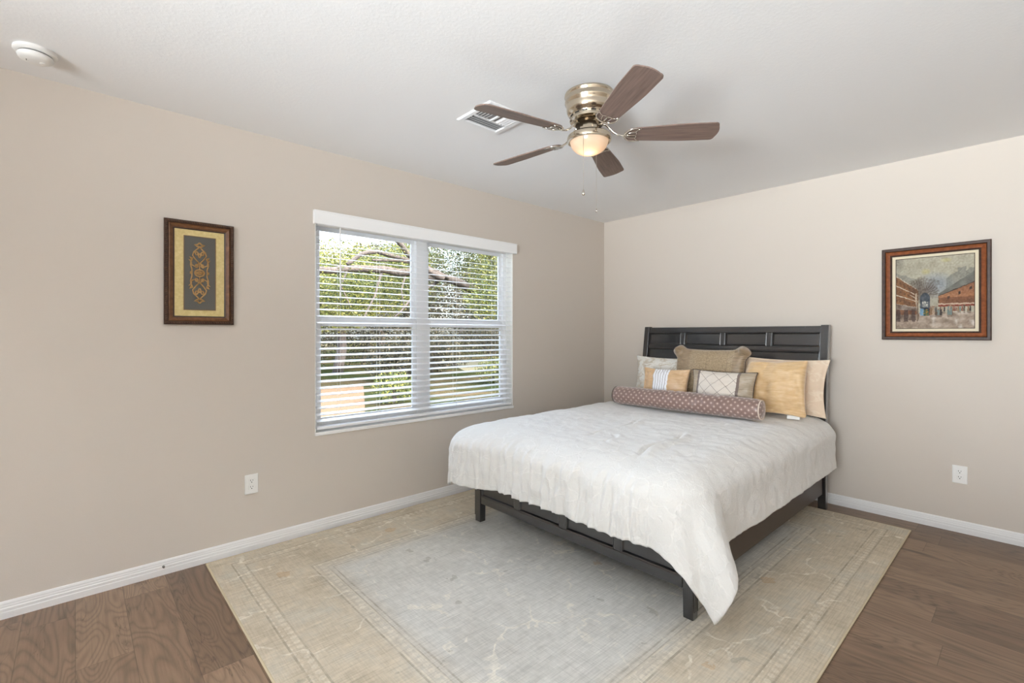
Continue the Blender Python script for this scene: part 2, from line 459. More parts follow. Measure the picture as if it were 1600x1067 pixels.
# big spreading oak: trunk to the right, long limbs reaching left
tree('oak_tree', (7.4, 9.5, GZ),
     [([(0, 0, 0), (.1, .1, 1.4), (-.15, .1, 2.6), (-.3, 0, 5.6)], .36, .18),
      ([(-.1, .1, 2.2), (-1.6, -.2, 2.95), (-3.2, -.5, 3.30), (-4.75, -.7, 3.36), (-6.3, -.7, 3.31), (-7.6, -.7, 3.16)], .16, .085),
      ([(-4.1, -.72, 3.50), (-4.9, -.72, 3.71), (-5.74, -.72, 3.83), (-6.2, -.72, 3.69), (-6.6, -.72, 3.40)], .07, .05),
      ([(-3.4, -.7, 3.3), (-4.3, -.72, 3.62), (-5.2, -.72, 3.66), (-5.9, -.72, 3.58)], .06, .035),
      ([(-3.6, -.7, 3.25), (-4.1, -.72, 3.50), (-4.75, -.72, 3.82), (-5.45, -.75, 4.36), (-6.0, -.8, 4.9)], .11, .06),
      ([(-3.6, -.4, 3.2), (-4.6, -.8, 2.7), (-5.4, -.9, 2.0)], .05, .02), ([(-5.6, -.7, 3.3), (-5.9, -.85, 2.6), (-6.3, -.9, 1.9)], .04, .015),
      ([(-4.9, -.7, 3.3), (-5.1, -.85, 2.8), (-5.0, -.9, 2.2)], .03, .012), ([(-6.6, -.7, 3.25), (-6.8, -.8, 2.8), (-6.6, -.9, 2.3)], .03, .012),
      ([(-.2, 0, 3.2), (-1.6, -.4, 4.3), (-2.8, -.6, 5.4)], .15, .06),
      ([(-1.6, -.1, 2.8), (-2.4, -.5, 2.2), (-3.0, -.7, 1.6)], .05, .02)],
     [(-.3, 0, 4.7, 2.0, 1.2), (-1.2, -.6, 2.9, 1.3, .9), (-3.0, .4, 4.6, 1.8, .8), (-2.4, -.9, 5.2, 1.6, .9), (-1.9, .6, 3.9, 1.2, .8), (-4.8, .2, 3.7, 1.3, .7), (-6.4, .1, 3.0, 1.3, .6), (-4.2, .8, 3.0, 1.4, .7), (-.4, -1.0, 3.5, 1.2, .9), (-6.2, .5, 2.6, 1.0, .5), (-2.2, -1.7, 3.3, 1.0, 1.0), (-1.2, -1.9, 3.4, .9, .9), (-2.9, -1.9, 2.5, .7, .6)],
     60000, .052, L_oak, 'spreading oak with long grey limbs seen through the blind', 'tree', 3)
tree('broadleaf_tree', (3.4, 15.5, GZ), [([(0, 0, 0), (.1, 0, 2.0), (-.1, 0, 4.5)], .22, .1), ([(0, 0, 2), (-1.2, 0, 3.4), (-2.2, 0, 4.2)], .1, .04)],
     [(0, 0, 4.2, 2.0, 1.2), (-1.8, -.2, 3.6, 1.5, 1.0), (1.6, -.2, 3.4, 1.6, 1.2), (-.2, 0, 2.4, 1.8, .8), (2.8, .2, 4.6, 1.4, 1.0)], 34000, .068, L_yel,
     'yellow-green tree behind the oak limbs at the window left half', 'tree', 11)
tree('broadleaf_tree', (12.2, 14.0, GZ), [([(0, 0, 0), (.1, 0, 2.2), (-.1, 0, 5.0)], .25, .1)],
     [(0, 0, 4.4, 2.4, 1.5), (-2.2, -.4, 3.4, 1.6, 1.1), (-1.0, -.3, 5.4, 1.8, 1.1), (1.8, 0, 3.4, 1.8, 1.4)], 30000, .075, L_yel,
     'bright green tree right of the oak trunk at the window right half', 'tree', 12)
tree('broadleaf_tree', (8.5, 22, GZ), [([(0, 0, 0), (0, 0, 3.0), (0, 0, 6)], .3, .12)],
     [(0, 0, 4.6, 3.2, 2.2), (-3.4, 0, 4.2, 2.6, 2.0), (3.6, 0, 4.2, 2.8, 2.1)], 30000, .11, L_dark,
     'dark tree far behind the oak, closing the view', 'tree', 13)
for i, (x_, y_, cs) in enumerate(((7.0, 29, [(0, 0, 3.4, 3.2, 3.2), (-2.5, .5, 2.4, 2.4, 2.4), (1.5, .4, 4.6, 2.4, 1.7)]), (15.2, 31, [(0, 0, 4.0, 3.4, 3.6), (-2.6, .3, 6.4, 2.6, 2.2), (1.2, .2, 7.6, 2.4, 1.8)]), (23.6, 31, [(0, 0, 4.0, 3.6, 3.8), (.6, .3, 7.4, 2.8, 2.0)]), (32.0, 32, [(0, 0, 4.0, 3.4, 3.8), (-.6, .3, 7.2, 2.8, 2.2)]))):
    tree('distant_tree', (x_, y_, GZ), [([(0, 0, 0), (.1, 0, 2.5), (0, 0, 5.5)], .3, .12)], cs, 22000, .17, L_dark, ['distant tree far behind the sandy path at the left of the window', 'distant tall tree behind the middle of the window', 'distant tall tree behind the right window half', 'distant tree at the right edge of the window'][i], 'tree', 30+i)
sh = [(-1.6, 12.2, 1.3, .9), (.9, 13.4, 1.2, 1.0), (3.5, 11.2, 1.1, .7), (6.4, 13.4, 1.3, .9), (8.9, 15.4, 1.5, 1.3), (14.2, 18.8, 2.0, 1.3), (.95, 6.6, .55, .40), (5.6, 8.4, .8, .45), (5.6, 18.0, 2.0, 1.6), (.6, 18.4, 2.2, 1.6)]
lab = ['dark low shrub at the far left edge of the view', 'dark shrub behind the sandy path', 'dark shrub in the middle of the left window half', 'dark shrub beside the window mullion', 'shrub beyond the pale driveway', 'shrub behind the trunk in the right window half', 'small bush at the path edge', 'small bush nearer the oak trunk', 'tall dark shrub far behind the middle of the window', 'tall dark shrub far behind the path']
for i, (x_, y_, rx, rz) in enumerate(sh):
    rng = random.Random(50+i)
    t_ = thing('garden_shrub', (x_, y_, GZ), lab[i], 'shrub', 'shrubs along the garden edge')
    bm = BM()
    for k in range(5): tube(bm, [(x_, y_, GZ), (x_+rng.uniform(-.5, .5)*rx, y_+rng.uniform(-.3, .3)*rx, GZ+rz*1.2)], [.03, .01], 5)
    obj('stem', bm, M_bark, t_)
    bm = BM(); leaves(bm, rng, (x_, y_, GZ+rz*.95), (rx, rx*.7, rz), int(4200*rx), .045 if rx < 1 else .07); KEEP[0] = True
    obj('foliage', bm, L_dark if i not in (6, 7) else L_oak, t_)

# ------------------------------------------------------------------ rug
RUX0, RUX1, RUY0, RUY1 = -3.862, -.236, -2.722, -.045
def rug_material():
    m = mat('faded_vine_rug', rough=.95, spec=.1); n = N(m)
    uv = n.new('ShaderNodeUVMap'); v = uv.outputs[0]
    mpd = n.noise(v, 2.2, 3, .6); 
    x, y, z = n.sep(v)
    W_, D_ = RUX1-RUX0, RUY1-RUY0
    dx = n.math('MINIMUM', x, n.math('SUBTRACT', W_, x)); dy = n.math('MINIMUM', y, n.math('SUBTRACT', D_, y))
    d = n.math('MINIMUM', dx, dy)
    field = n.ramp(n.noise(v, 1.6, 6, .65).outputs[0], [(.3, srgb(192, 189, 182)), (.5, srgb(208, 206, 200)), (.7, srgb(215, 213, 207))])
    border = n.ramp(n.noise(v, 3.2, 6, .7).outputs[0], [(.3, srgb(184, 172, 152)), (.5, srgb(204, 192, 172)), (.68, srgb(198, 192, 178))])
    bm_ = n.ramp(n.math('ADD', d, n.math('MULTIPLY', n.math('SUBTRACT', mpd.outputs[0], .5), .10)), [(.40, g1(0)), (.60, g1(1))])
    c = n.mix(bm_, border, field)
    # band lines
    def line(c, pos, wid, col, amt):
        a_ = n.math('ABSOLUTE', n.math('SUBTRACT', d, pos))
        wear = n.ramp(n.noise(v, 9, 3, .7).outputs[0], [(.35, g1(.25)), (.6, g1(1))])
        f = n.math('MULTIPLY', n.math('MULTIPLY', n.math('LESS_THAN', a_, wid), amt), wear)
        return n.mix(f, c, col)
    dk = srgb(138, 128, 112)
    for pos in (.105, .165, .44, .505, .53): c = line(c, pos, .0045, dk, .5)
    for pos in (.45, .50): c = line(c, pos, .004, srgb(222, 214, 196), .6)
    # small repeated motif in the guard bands
    sx = n.math('SINE', n.math('MULTIPLY', n.math('ADD', x, y), 75.0)); sx2 = n.math('SINE', n.math('MULTIPLY', n.math('SUBTRACT', x, y), 75.0))
    mot = n.math('MULTIPLY', sx, sx2)
    g_ = n.math('MULTIPLY', n.math('GREATER_THAN', mot, .25), n.math('LESS_THAN', n.math('ABSOLUTE', n.math('SUBTRACT', d, .135)), .026))
    g2 = n.math('MULTIPLY', n.math('GREATER_THAN', mot, .25), n.math('LESS_THAN', n.math('ABSOLUTE', n.math('SUBTRACT', d, .475)), .022))
    c = n.mix(n.math('MULTIPLY', n.math('MAXIMUM', g_, g2), .45), c, srgb(226, 218, 202))
    # vines: warped cell edges
    wv = n.new('ShaderNodeVectorMath', operation='ADD'); wn_ = n.noise(v, 3.1, 3, .6)
    ws = n.new('ShaderNodeVectorMath', operation='SCALE'); ws.inputs['Scale'].default_value = .42
    n.link(wn_.outputs['Color'], ws.inputs[0]); n.link(v, wv.inputs[0]); n.link(ws.outputs[0], wv.inputs[1])
    vor = n.new('ShaderNodeTexVoronoi', feature='DISTANCE_TO_EDGE'); vor.inputs['Scale'].default_value = 2.3; n.link(wv.outputs[0], vor.inputs['Vector'])
    wear2 = n.ramp(n.noise(v, 5.5, 4, .7).outputs[0], [(.45, g1(0)), (.6, g1(1))])
    vine = n.math('MULTIPLY', n.math('LESS_THAN', vor.outputs[0], .016), wear2)
    c = n.mix(n.math('MULTIPLY', vine, .65), c, srgb(232, 226, 212))
    # rosettes and leaf dabs
    v2 = n.new('ShaderNodeTexVoronoi', feature='F1'); v2.inputs['Scale'].default_value = 2.6; n.link(v, v2.inputs['Vector'])
    ro = n.math('LESS_THAN', n.math('ADD', v2.outputs['Distance'], n.math('MULTIPLY', n.noise(v, 38, 2).outputs[0], .13)), .16)
    c = n.mix(n.math('MULTIPLY', ro, .45), c, srgb(192, 160, 122))
    v3 = n.new('ShaderNodeTexVoronoi', feature='F1'); v3.inputs['Scale'].default_value = 4.3; n.link(wv.outputs[0], v3.inputs['Vector'])
    lf = n.math('LESS_THAN', n.math('ADD', v3.outputs['Distance'], n.math('MULTIPLY', n.noise(v, 30, 3).outputs[0], .3)), .24)
    c = n.mix(n.math('MULTIPLY', lf, .4), c, srgb(150, 146, 134))
    # weave streaks and abrash
    cb = n.new('ShaderNodeMapping'); cb.inputs['Scale'].default_value = (6, 150, 1); n.link(v, cb.inputs[0])
    st = n.noise(cb.outputs[0], 1, 3, .6); cb2 = n.new('ShaderNodeMapping'); cb2.inputs['Scale'].default_value = (150, 8, 1); n.link(v, cb2.inputs[0]); st2 = n.noise(cb2.outputs[0], 1, 3, .6)
    c = n.mix(1, c, n.ramp(st.outputs[0], [(.3, g1(.84)), (.6, g1(1.05))]), 'MULTIPLY'); c = n.mix(1, c, n.ramp(st2.outputs[0], [(.3, g1(.90)), (.6, g1(1.04))]), 'MULTIPLY')
    c = n.mix(1, c, n.ramp(n.noise(v, 22, 4, .7).outputs[0], [(.3, g1(.9)), (.7, g1(1.06))]), 'MULTIPLY')
    n.base(c); n.bump(n.math('ADD', st.outputs[0], st2.outputs[0]), .25, .003)
    return m
rug = thing('area_rug', ((RUX0+RUX1)/2, (RUY0+RUY1)/2, 0), 'large pale grey and beige faded vine-pattern rug under the bed', 'rug')
bm = BM()
nx, ny = 60, 44
uvl = bm.loops.layers.uv.new('UVMap')
V = [[bm.verts.new((RUX0+(RUX1-RUX0)*i/nx, RUY0+(RUY1-RUY0)*j/ny, .009)) for j in range(ny+1)] for i in range(nx+1)]
for i in range(nx):
    for j in range(ny): bm.faces.new((V[i][j], V[i+1][j], V[i+1][j+1], V[i][j+1]))
for f in bm.faces:
    for l in f.loops: l[uvl].uv = (l.vert.co.x-RUX0, l.vert.co.y-RUY0)
for i in range(nx+1):
    for j in range(ny+1):
        e = min(i, nx-i, j, ny-j)
        if e == 0: V[i][j].co += Vector((noise.noise((i*.7, j*.7, 1))*.003, noise.noise((i*.7, j*.7, 5))*.003, 0))
KEEP[0] = True
rtop = obj('rug_pile', bm, rug_material(), rug)
md = rtop.modifiers.new('thick', 'SOLIDIFY'); md.thickness = .008; md.offset = -1
bm = BM(); tube(bm, [(RUX0, RUY0, .0055), (RUX0, RUY1, .0055)], .0055, 8); tube(bm, [(RUX1, RUY0, .0055), (RUX1, RUY1, .0055)], .0055, 8)
tube(bm, [(RUX0, RUY1, .0055), (RUX1, RUY1, .0055)], .0055, 8); tube(bm, [(RUX0, RUY0, .0055), (RUX1, RUY0, .0055)], .0055, 8)
obj('bound_edge', bm, mat('tan_binding', srgb(200, 186, 158), .9), rug)

# ------------------------------------------------------------------ bed frame
def black_wood():
    m = mat('black_brown_lacquer', srgb(30, 27, 27), .28, spec=.6); n = N(m)
    v = n.coord('Object', (4, 1, 30)); no = n.noise(v, 3, 3, .6)
    n.base(n.ramp(no.outputs[0], [(.3, srgb(16, 15, 17)), (.7, srgb(27, 25, 27))])); n.bump(no.outputs[0], .03, .002)
    n.b.inputs['Coat Weight'].default_value = 1; n.b.inputs['Coat Roughness'].default_value = .12; n.b.inputs['Coat IOR'].default_value = 1.65
    return m
M_blk = black_wood()
M_brn = mat('dark_brown_stain', srgb(58, 44, 37), .35)
RT = .0095   # rug top
bed = thing('bed', (-1.25, -1.41, RT), 'black panelled wooden bed frame with slanted headboard on the pale rug', 'bed')
def hx(z):   # front face of the headboard: leans back towards the wall with height
    return -.212 + (.105*(((z-.6)/.81)**1.6)*.8 if z > .6 else 0)
def slab(bm, y0, y1, z0, z1, d0, d1, bev=.003):
    """piece of the leaning headboard: depth d0..d1 behind the front face"""
    nz = max(1, int((z1-z0)/.04)); rows = []
    for k in range(nz+1):
        z = z0+(z1-z0)*k/nz; x = hx(z)
        rows.append([bm.verts.new((x+d0, y0, z)), bm.verts.new((x+d0, y1, z)), bm.verts.new((x+d1, y1, z)), bm.verts.new((x+d1, y0, z))])
    for a_, b_ in zip(rows, rows[1:]):
        for i in range(4): bm.faces.new((a_[i], a_[(i+1) % 4], b_[(i+1) % 4], b_[i]))
    bm.faces.new(rows[0][::-1]); bm.faces.new(rows[-1])
def bevel(o, w_=.004):
    md = o.modifiers.new('bevel', 'BEVEL'); md.width = w_; md.segments = 2; md.limit_method = 'ANGLE'; md.angle_limit = math.radians(40)
    return o
def framed_panel(bm, y0, y1, z0, z1, d):
    """recessed panel inside a sloped moulding"""
    slab(bm, y0+.012, y1-.012, z0+.012, z1-.012, d+.018, d+.026)
    a_, q = .016, .006
    ins = [(0, .004), (q, .002), (a_-.003, .016), (a_, .020)]
    def P(y_, z_, dd): return bm.verts.new((hx(z_)+d+dd, y_, z_))
    nz = max(1, int((z1-z0)/.06))
    loops = []
    for k, dd in ins:
        L = [(y0+k, z0+k+(z1-z0-2*k)*i/nz) for i in range(nz+1)] + [(y1-k, z1-k-(z1-z0-2*k)*i/nz) for i in range(nz+1)]
        loops.append([P(y_, z_, dd) for y_, z_ in L])
    for A, B in zip(loops, loops[1:]):
        n_ = len(A)
        for i in range(n_): bm.faces.new((A[i], A[(i+1) % n_], B[(i+1) % n_], B[i]))
HY = [-.610, -.662, -1.005, -1.047, -1.386, -1.427, -1.774, -1.814, -2.168, -2.222]
for (a_, b_) in ((HY[1], HY[0]), (HY[9], HY[8])):
    bm = BM()
    slab(bm, a_, b_, .0 if a_ > -1 else .0, 1.413, -.010, .048); bevel(obj('headboard_post', bm, M_blk, bed))
zr = [(1.355, 1.405), (1.205, 1.240), (.30, .50)]
for a_, b_ in zr:
    bm = BM(); slab(bm, HY[8], HY[1], a_, b_, 0, .04); bevel(obj('headboard_rail', bm, M_blk, bed))
for i in range(3):
    bm = BM(); slab(bm, HY[3+2*i], HY[2+2*i], 1.240, 1.355, 0, .03); bevel(obj('headboard_stile', bm, M_blk, bed))
for i in range(4):
    bm = BM(); framed_panel(bm, HY[2+2*i], HY[1+2*i], 1.240, 1.355, .0); obj('headboard_panel', bm, M_blk, bed)
bm = BM(); slab(bm, -1.43, -1.386, .50, 1.205, 0, .03); bevel(obj('headboard_stile', bm, M_blk, bed))
for a_, b_ in ((-1.386, HY[1]), (HY[8], -1.43)):
    bm = BM(); framed_panel(bm, a_, b_, .50, 1.205, 0); obj('headboard_panel', bm, M_blk, bed)
# footboard
FX = -2.315
FY = [-.585, -.650, -.995, -1.040, -1.388, -1.434, -1.775, -1.822, -2.168, -2.226]
for (a_, b_) in ((FY[1], FY[0]), (FY[9], FY[8])):
    bm = BM(); box(bm, (FX, a_, RT), (FX+.056, b_, .47), .004)
    for v in bm.verts:
        if v.co.z < .13:
            k = (.13-v.co.z)/.13; v.co.x += (FX+.028-v.co.x)*.16*k; v.co.y += ((a_+b_)/2-v.co.y)*.16*k
    # grooves on the outer corner
    ys = b_ if a_ > -1 else a_; sg = 1 if a_ > -1 else -1
    for k in range(3):
        box(bm, (FX+.006+.014*k, min(ys, ys+sg*.003), .05), (FX+.013+.014*k, max(ys, ys+sg*.003), .46))
    obj('foot_post', bm, M_blk, bed)
bm = BM(); box(bm, (FX+.006, FY[8], .142), (FX+.045, FY[1], .196), .005); obj('footboard_rail', bm, M_blk, bed)
bm = BM(); box(bm, (FX+.004, FY[8], .410), (FX+.047, FY[1], .455), .005); obj('footboard_rail', bm, M_blk, bed)
for i in range(3):
    bm = BM(); box(bm, (FX+.008, FY[3+2*i], .196), (FX+.045, FY[2+2*i], .41), .004); obj('footboard_stile', bm, M_blk, bed)
for i in range(4):
    y0, y1 = FY[2+2*i], FY[1+2*i]
    bm = BM(); box(bm, (FX+.022, y0, .196), (FX+.034, y1, .41))
    rect_ring(bm, [(0, .012), (0, .022), (.006, .020), (.012, .010), (.012, .004)], y0, y1, .196, .41, lambda y_, z_, h_: (FX+.030-h_, y_, z_))
    obj('footboard_panel', bm, M_blk, bed)
for y0, y1 in ((-2.206, -2.178), (-.642, -.614)):
    bm = BM(); box(bm, (FX+.054, y0, .125), (-.246, y1, .335), .004); obj('side_rail', bm, M_brn, bed, label='dark brown side rail')
bm = BM(); box(bm, (FX+.06, -2.178, .30), (-.25, -.642, .318))
for yy in (-1.0, -1.41, -1.8): box(bm, (-1.3, yy-.03, RT), (-1.24, yy+.03, .30))
obj('slat_platform', bm, M_brn, bed)

# mattress
M_mat = mat('white_mattress_ticking', srgb(235, 235, 236), .9)
bm = BM(); box(bm, (-2.20, -2.155, .3185), (-.275, -.66, .675), .05, 4)
tag(obj('mattress', bm, M_mat, smooth=True), 'white mattress under the comforter on the black bed frame', 'mattress')

# ------------------------------------------------------------------ comforter
def quilt_material():
    m = mat('white_embossed_quilt', srgb(231, 230, 227), .85, spec=.2); n = N(m)
    n.b.inputs['Sheen Weight'].default_value = .25; n.b.inputs['Sheen Roughness'].default_value = .5
    uv = n.new('ShaderNodeUVMap'); v = uv.outputs[0]
    ws = n.new('ShaderNodeVectorMath', operation='SCALE'); ws.inputs['Scale'].default_value = .16
    wn_ = n.noise(v, 6, 3, .6); n.link(wn_.outputs['Color'], ws.inputs[0])
    wv = n.new('ShaderNodeVectorMath', operation='ADD'); n.link(v, wv.inputs[0]); n.link(ws.outputs[0], wv.inputs[1])
    vor = n.new('ShaderNodeTexVoronoi', feature='DISTANCE_TO_EDGE'); vor.inputs['Scale'].default_value = 7.5; n.link(wv.outputs[0], vor.inputs['Vector'])
    vein = n.ramp(vor.outputs[0], [(0, g1(1)), (.035, g1(0))])
    cr = n.noise(v, 26, 5, .65, 1.2); cr2 = n.noise(v, 160, 3, .6)
    rid = n.math('ABSOLUTE', n.math('SUBTRACT', cr.outputs[0], .5))
    h = n.math('ADD', n.math('MULTIPLY', vein, .35), n.math('ADD', n.math('MULTIPLY', rid, -2.2), n.math('MULTIPLY', cr2.outputs[0], .35)))
    n.bump(h, .5, .006)
    n.base(n.mix(n.math('MULTIPLY', vein, .6), srgb(227, 226, 223), srgb(238, 237, 234)))
    return m
def make_comforter():
    fx1, fx0, fy0, fy1, TZ = -2.19, -.262, -.64, -2.09, .712
    Wd, Ln = fy0-fy1, fx0-fx1
    oL, oR, oF, B = .20, .50, .56, .13
    AL, AR, AF = .12, .205, .285
    NU, NV = 300, 300
    def ell(A, s):
        # walk a quarter ellipse (A horizontal, B vertical) by arc length s; then hang straight
        st = 24; px, pz, acc = 0.0, 0.0, 0.0
        for k in range(1, st+1):
            t_ = PI/2*k/st; x_, z_ = A*math.sin(t_), B*(1-math.cos(t_))
            dl = math.hypot(x_-px, z_-pz)
            if acc+dl >= s:
                f = (s-acc)/dl; return px+(x_-px)*f, pz+(z_-pz)*f, 0.0
            acc += dl; px, pz = x_, z_
        return A, B+(s-acc), s-acc
    creases = [((-2.21, -1.876), (-1.56, -1.79), .020), ((-2.02, -1.393), (-1.40, -1.35), .016), ((-1.30, -1.765), (-1.0, -1.82), .006), ((-2.15, -1.62), (-1.9, -1.5), .008), ((-1.75, -1.05), (-1.2, -1.0), .007)]
    bm = BM(); uvl = bm.loops.layers.uv.new('UVMap')
    G = []; UV = {}
    for i in range(NU+1):
        row = []
        for j in range(NV+1):
            a_ = i/NU; b_ = j/NV
            U = -oL + a_*(Wd+oL+oR)
            oFu = oF + .012*noise.noise((U*3.0, 0, 3)) + .004*noise.noise((U*22, 1, 3)) + .025*smoothstep(.5, 0, U)
            Vv = b_*(Ln+oFu)
            qU = min(max(U, 0), Wd); qV = min(Vv, Ln)
            dU, dV = U-qU, Vv-qV
            r = math.hypot(dU, dV)
            nz1 = noise.noise((U*2.2, Vv*2.2, 0)); nz2 = noise.noise((U*7, Vv*7, 4)); nz3 = noise.noise((U*19, Vv*19, 8))
            if r < 1e-9:
                x = fx0-qV; y = fy0-qU; z = TZ; nx_, ny_ = 0, 0; hang = 0
                edge = min(1, min(Ln-qV, .25)/.25)
            else:
                nx_, ny_ = -dV/r, -dU/r
                Ah = math.hypot((AR if dU > 0 else AL)*dU, AF*dV)/r
                corner = (2*abs(dU*dV)/(r*r))**2
                reach, drop, hang = ell(Ah, r)
                phi = math.atan2(max(dU, 0), max(dV, 1e-6))      # 0 foot .. pi/2 side
                pl = noise.noise((U*8.5+1.5*nz1, 3, 2)) + .55*noise.noise((U*19, 5, 2))
                pl = (1-abs(pl)*2.0)                             # ridged pleats
                amp = smoothstep(.1, .45, r)*(1-.75*corner)
                if dV > 0 and dU <= 0: reach += .022*amp*pl*(1.25-.6*qU/Wd) + .010*amp*(.35-abs(noise.noise((U*24, Vv*5, 6)))*2)
                elif dV <= 0: reach += .005*amp*noise.noise((Vv*5, 2, 7)) + .018*smoothstep(.1, .3, hang)
                if dU > 0 and dV > 0:
                    reach += hang*(.36*math.exp(-((phi-1.02)/.34)**2) + .10*math.exp(-((phi-.35)/.25)**2) - .10*math.exp(-((phi-.66)/.12)**2))
                    reach += .03*smoothstep(.0, .3, hang)*corner
                if dV > 0 and dU <= 0:
                    reach += .05*hang*smoothstep(Wd-.4, Wd, U)
                    reach += .04*smoothstep(.35, 0, U)*smoothstep(.05, .35, r)
                x = fx0-qV+nx_*reach; y = fy0-qU+ny_*reach; z = TZ-drop
                if dU > 0 and dV > 0: y -= .17*hang*math.sin(min(1, phi/.5)*PI/2); x -= .02*hang; z -= .04*hang*corner
                z = max(z, .035)
            # puffiness
            bump = .012*nz1+.007*nz2+.004*nz3+.0024*(.3-abs(noise.noise((U*11+nz1, Vv*11-nz1, 21)))*1.6)
            for (c0, c1, dep) in creases:
                ax, ay = c0; bx, by = c1
                tx, ty = bx-ax, by-ay; L2 = tx*tx+ty*ty
                t_ = ((x-ax)*tx+(y-ay)*ty)/L2
                if -.15 < t_ < 1.15:
                    wob = .018*math.sin(t_*7)
                    dd = ((x-ax)*ty-(y-ay)*tx)/math.sqrt(L2)+wob
                    fade = smoothstep(-.15, .2, t_)*smoothstep(1.15, .8, t_)
                    bump += fade*dep*(-math.exp(-(dd/.014)**2)*.9+.7*math.exp(-((dd-.035)/.03)**2))
            h_ = smoothstep(0, .3, r)
            z += bump*(1-.8*h_)
            x += nx_*bump*h_; y += ny_*bump*h_
            v = bm.verts.new((x, y, z)); row.append(v); UV[v] = (U, Vv)
        G.append(row)
    for i in range(NU):
        for j in range(NV):
            f = bm.faces.new((G[i][j], G[i][j+1], G[i+1][j+1], G[i+1][j]))
            for l in f.loops: l[uvl].uv = UV[l.vert]
    bm.normal_update()
    up = sum(f.normal.z for f in bm.faces)
    if up < 0: bmesh.ops.reverse_faces(bm, faces=bm.faces)
    KEEP[0] = True
    o = obj('comforter', bm, quilt_material(), smooth=True)
    md = o.modifiers.new('thick', 'SOLIDIFY'); md.thickness = .012; md.offset = -1
    tag(o, 'white embossed comforter draped over the bed with a corner hanging low', 'comforter')
make_comforter()

# ------------------------------------------------------------------ pillows
def place_matrix(c, lean, twist=0, roll=0):
    """pillow frame: local X -> to the picture right (-y), Y -> up, Z -> towards the foot (-x)"""
    B_ = Matrix(((0, 0, -1), (-1, 0, 0), (0, 1, 0))).to_4x4()
    return Matrix.Translation(c) @ Matrix.Rotation(twist, 4, 'Z') @ Matrix.Rotation(lean, 4, 'Y') @ B_ @ Matrix.Rotation(roll, 4, 'Z')
def pillow_mesh(wd, ht, th, pinch=.06, ear=0, rnd=0, n=36, wr=.004, seed=0, folds=0, flange=0, fold=None, droop=0):
    bm = BM(); uvl = bm.loops.layers.uv.new('UVMap'); uv = {}
    grids = []
    def outline(s, t):
        if rnd:
            sa, ta = (abs(s)-1+rnd)/rnd, (abs(t)-1+rnd)/rnd
            if sa > 0 and ta > 0:
                s, t = math.copysign(1-rnd+rnd*sa*math.sqrt(1-ta*ta/2), s), math.copysign(1-rnd+rnd*ta*math.sqrt(1-sa*sa/2), t)
        fx, fy = (1-t*t), (1-s*s)
        if ear: fx, fy = 1-smoothstep(.45, .74, abs(t)), 1-smoothstep(.58, .80, abs(s))
        x = s*wd/2*(1-pinch*fx*abs(s)**3); y = t*ht/2*(1-pinch*fy*abs(t)**3)
        if fold:
            fs, ft, am = fold; k = max(0, fs*s)*max(0, ft*t); x -= fs*am*k**3; y -= ft*am*.3*k**3
        if droop: y -= droop*(1-s*s)*(t+1)/2
        return x, y
    for side in (1, -1):
        g = []
        for i in range(n+1):
            r_ = []
            for j in range(n+1):
                s = -math.cos(PI*i/n); t = -math.cos(PI*j/n)
                s = .6*s+.4*(2*i/n-1); t = .6*t+.4*(2*j/n-1)
                x, y = outline(s, t)
                f = ((1-s**2)*(1-t**2))
                if flange:
                    ss = min(1, abs(s)/(1-flange)); tt = min(1, abs(t)/(1-flange)); f = (1-ss*ss)*(1-tt*tt)
                if ear:
                    z = th/2*(f**.42); z += th*.34*math.exp(-(((abs(s)-.84)/.10)**2+((abs(t)-.82)/.12)**2)) - th*.10*math.exp(-(((abs(s)-.68)/.06)**2+((abs(t)-.74)/.16)**2))
                else: z = th/2*(f**.46)
                q = (s*2.3+seed, t*2.3, seed*1.7+side)
                wrk = noise.noise((q[0]*1.0, q[1], q[2]))*wr*2 + abs(noise.noise((q[0]*2.6, q[1]*2.6, q[2])))*-wr*2.2
                if folds: wrk += folds*(math.sin(s*7.5+.8*t)+.6*math.sin(s*3.1-t*2.2+1))*(1-.3*t)
                edge = 1-max(abs(s), abs(t))
                z += wrk*min(1, edge*6)*1.6
                z = max(z, .0015)
                if (i in (0, n) or j in (0, n)):
                    if side == 1: v = bm.verts.new((x, y, 0))
                    else: v = grids[0][i][j]
                else: v = bm.verts.new((x, y, z*side))
                uv[v] = (s*.5+.5, t*.5+.5); r_.append(v)
            g.append(r_)
        grids.append(g)
        for i in range(n):
            for j in range(n):
                q = (g[i][j], g[i+1][j], g[i+1][j+1], g[i][j+1])
                f = bm.faces.new(q if side == 1 else q[::-1])
                for l in f.loops: l[uvl].uv = uv[l.vert]
    bnd = [grids[0][i][0].co.copy() for i in range(n)] + [grids[0][n][j].co.copy() for j in range(n)] + [grids[0][i][n].co.copy() for i in range(n, 0, -1)] + [grids[0][0][j].co.copy() for j in range(n, 0, -1)]
    return bm, bnd
def make_pillow(name, label, m, c, size, lean=.2, twist=0, roll=0, piping=None, pr=.004, tagpart=False, **kw):
    Mx = place_matrix(c, lean, twist, roll)
    bm, bnd = pillow_mesh(*size, **kw)
    t_ = thing(name, (c[0], c[1], c[2]-size[1]/2), label, 'pillow')
    bm.transform(Mx); KEEP[0] = True
    o = obj('pillow_cover', bm, m, t_, smooth=True)
    if piping:
        bm = BM(); tube(bm, [Mx @ p_ for p_ in bnd], pr, 6, closed=True, up=Mx.to_3x3() @ Vector((0, 0, 1)))
        obj('piping', bm, piping, t_, smooth=True)
    return t_, Mx, o
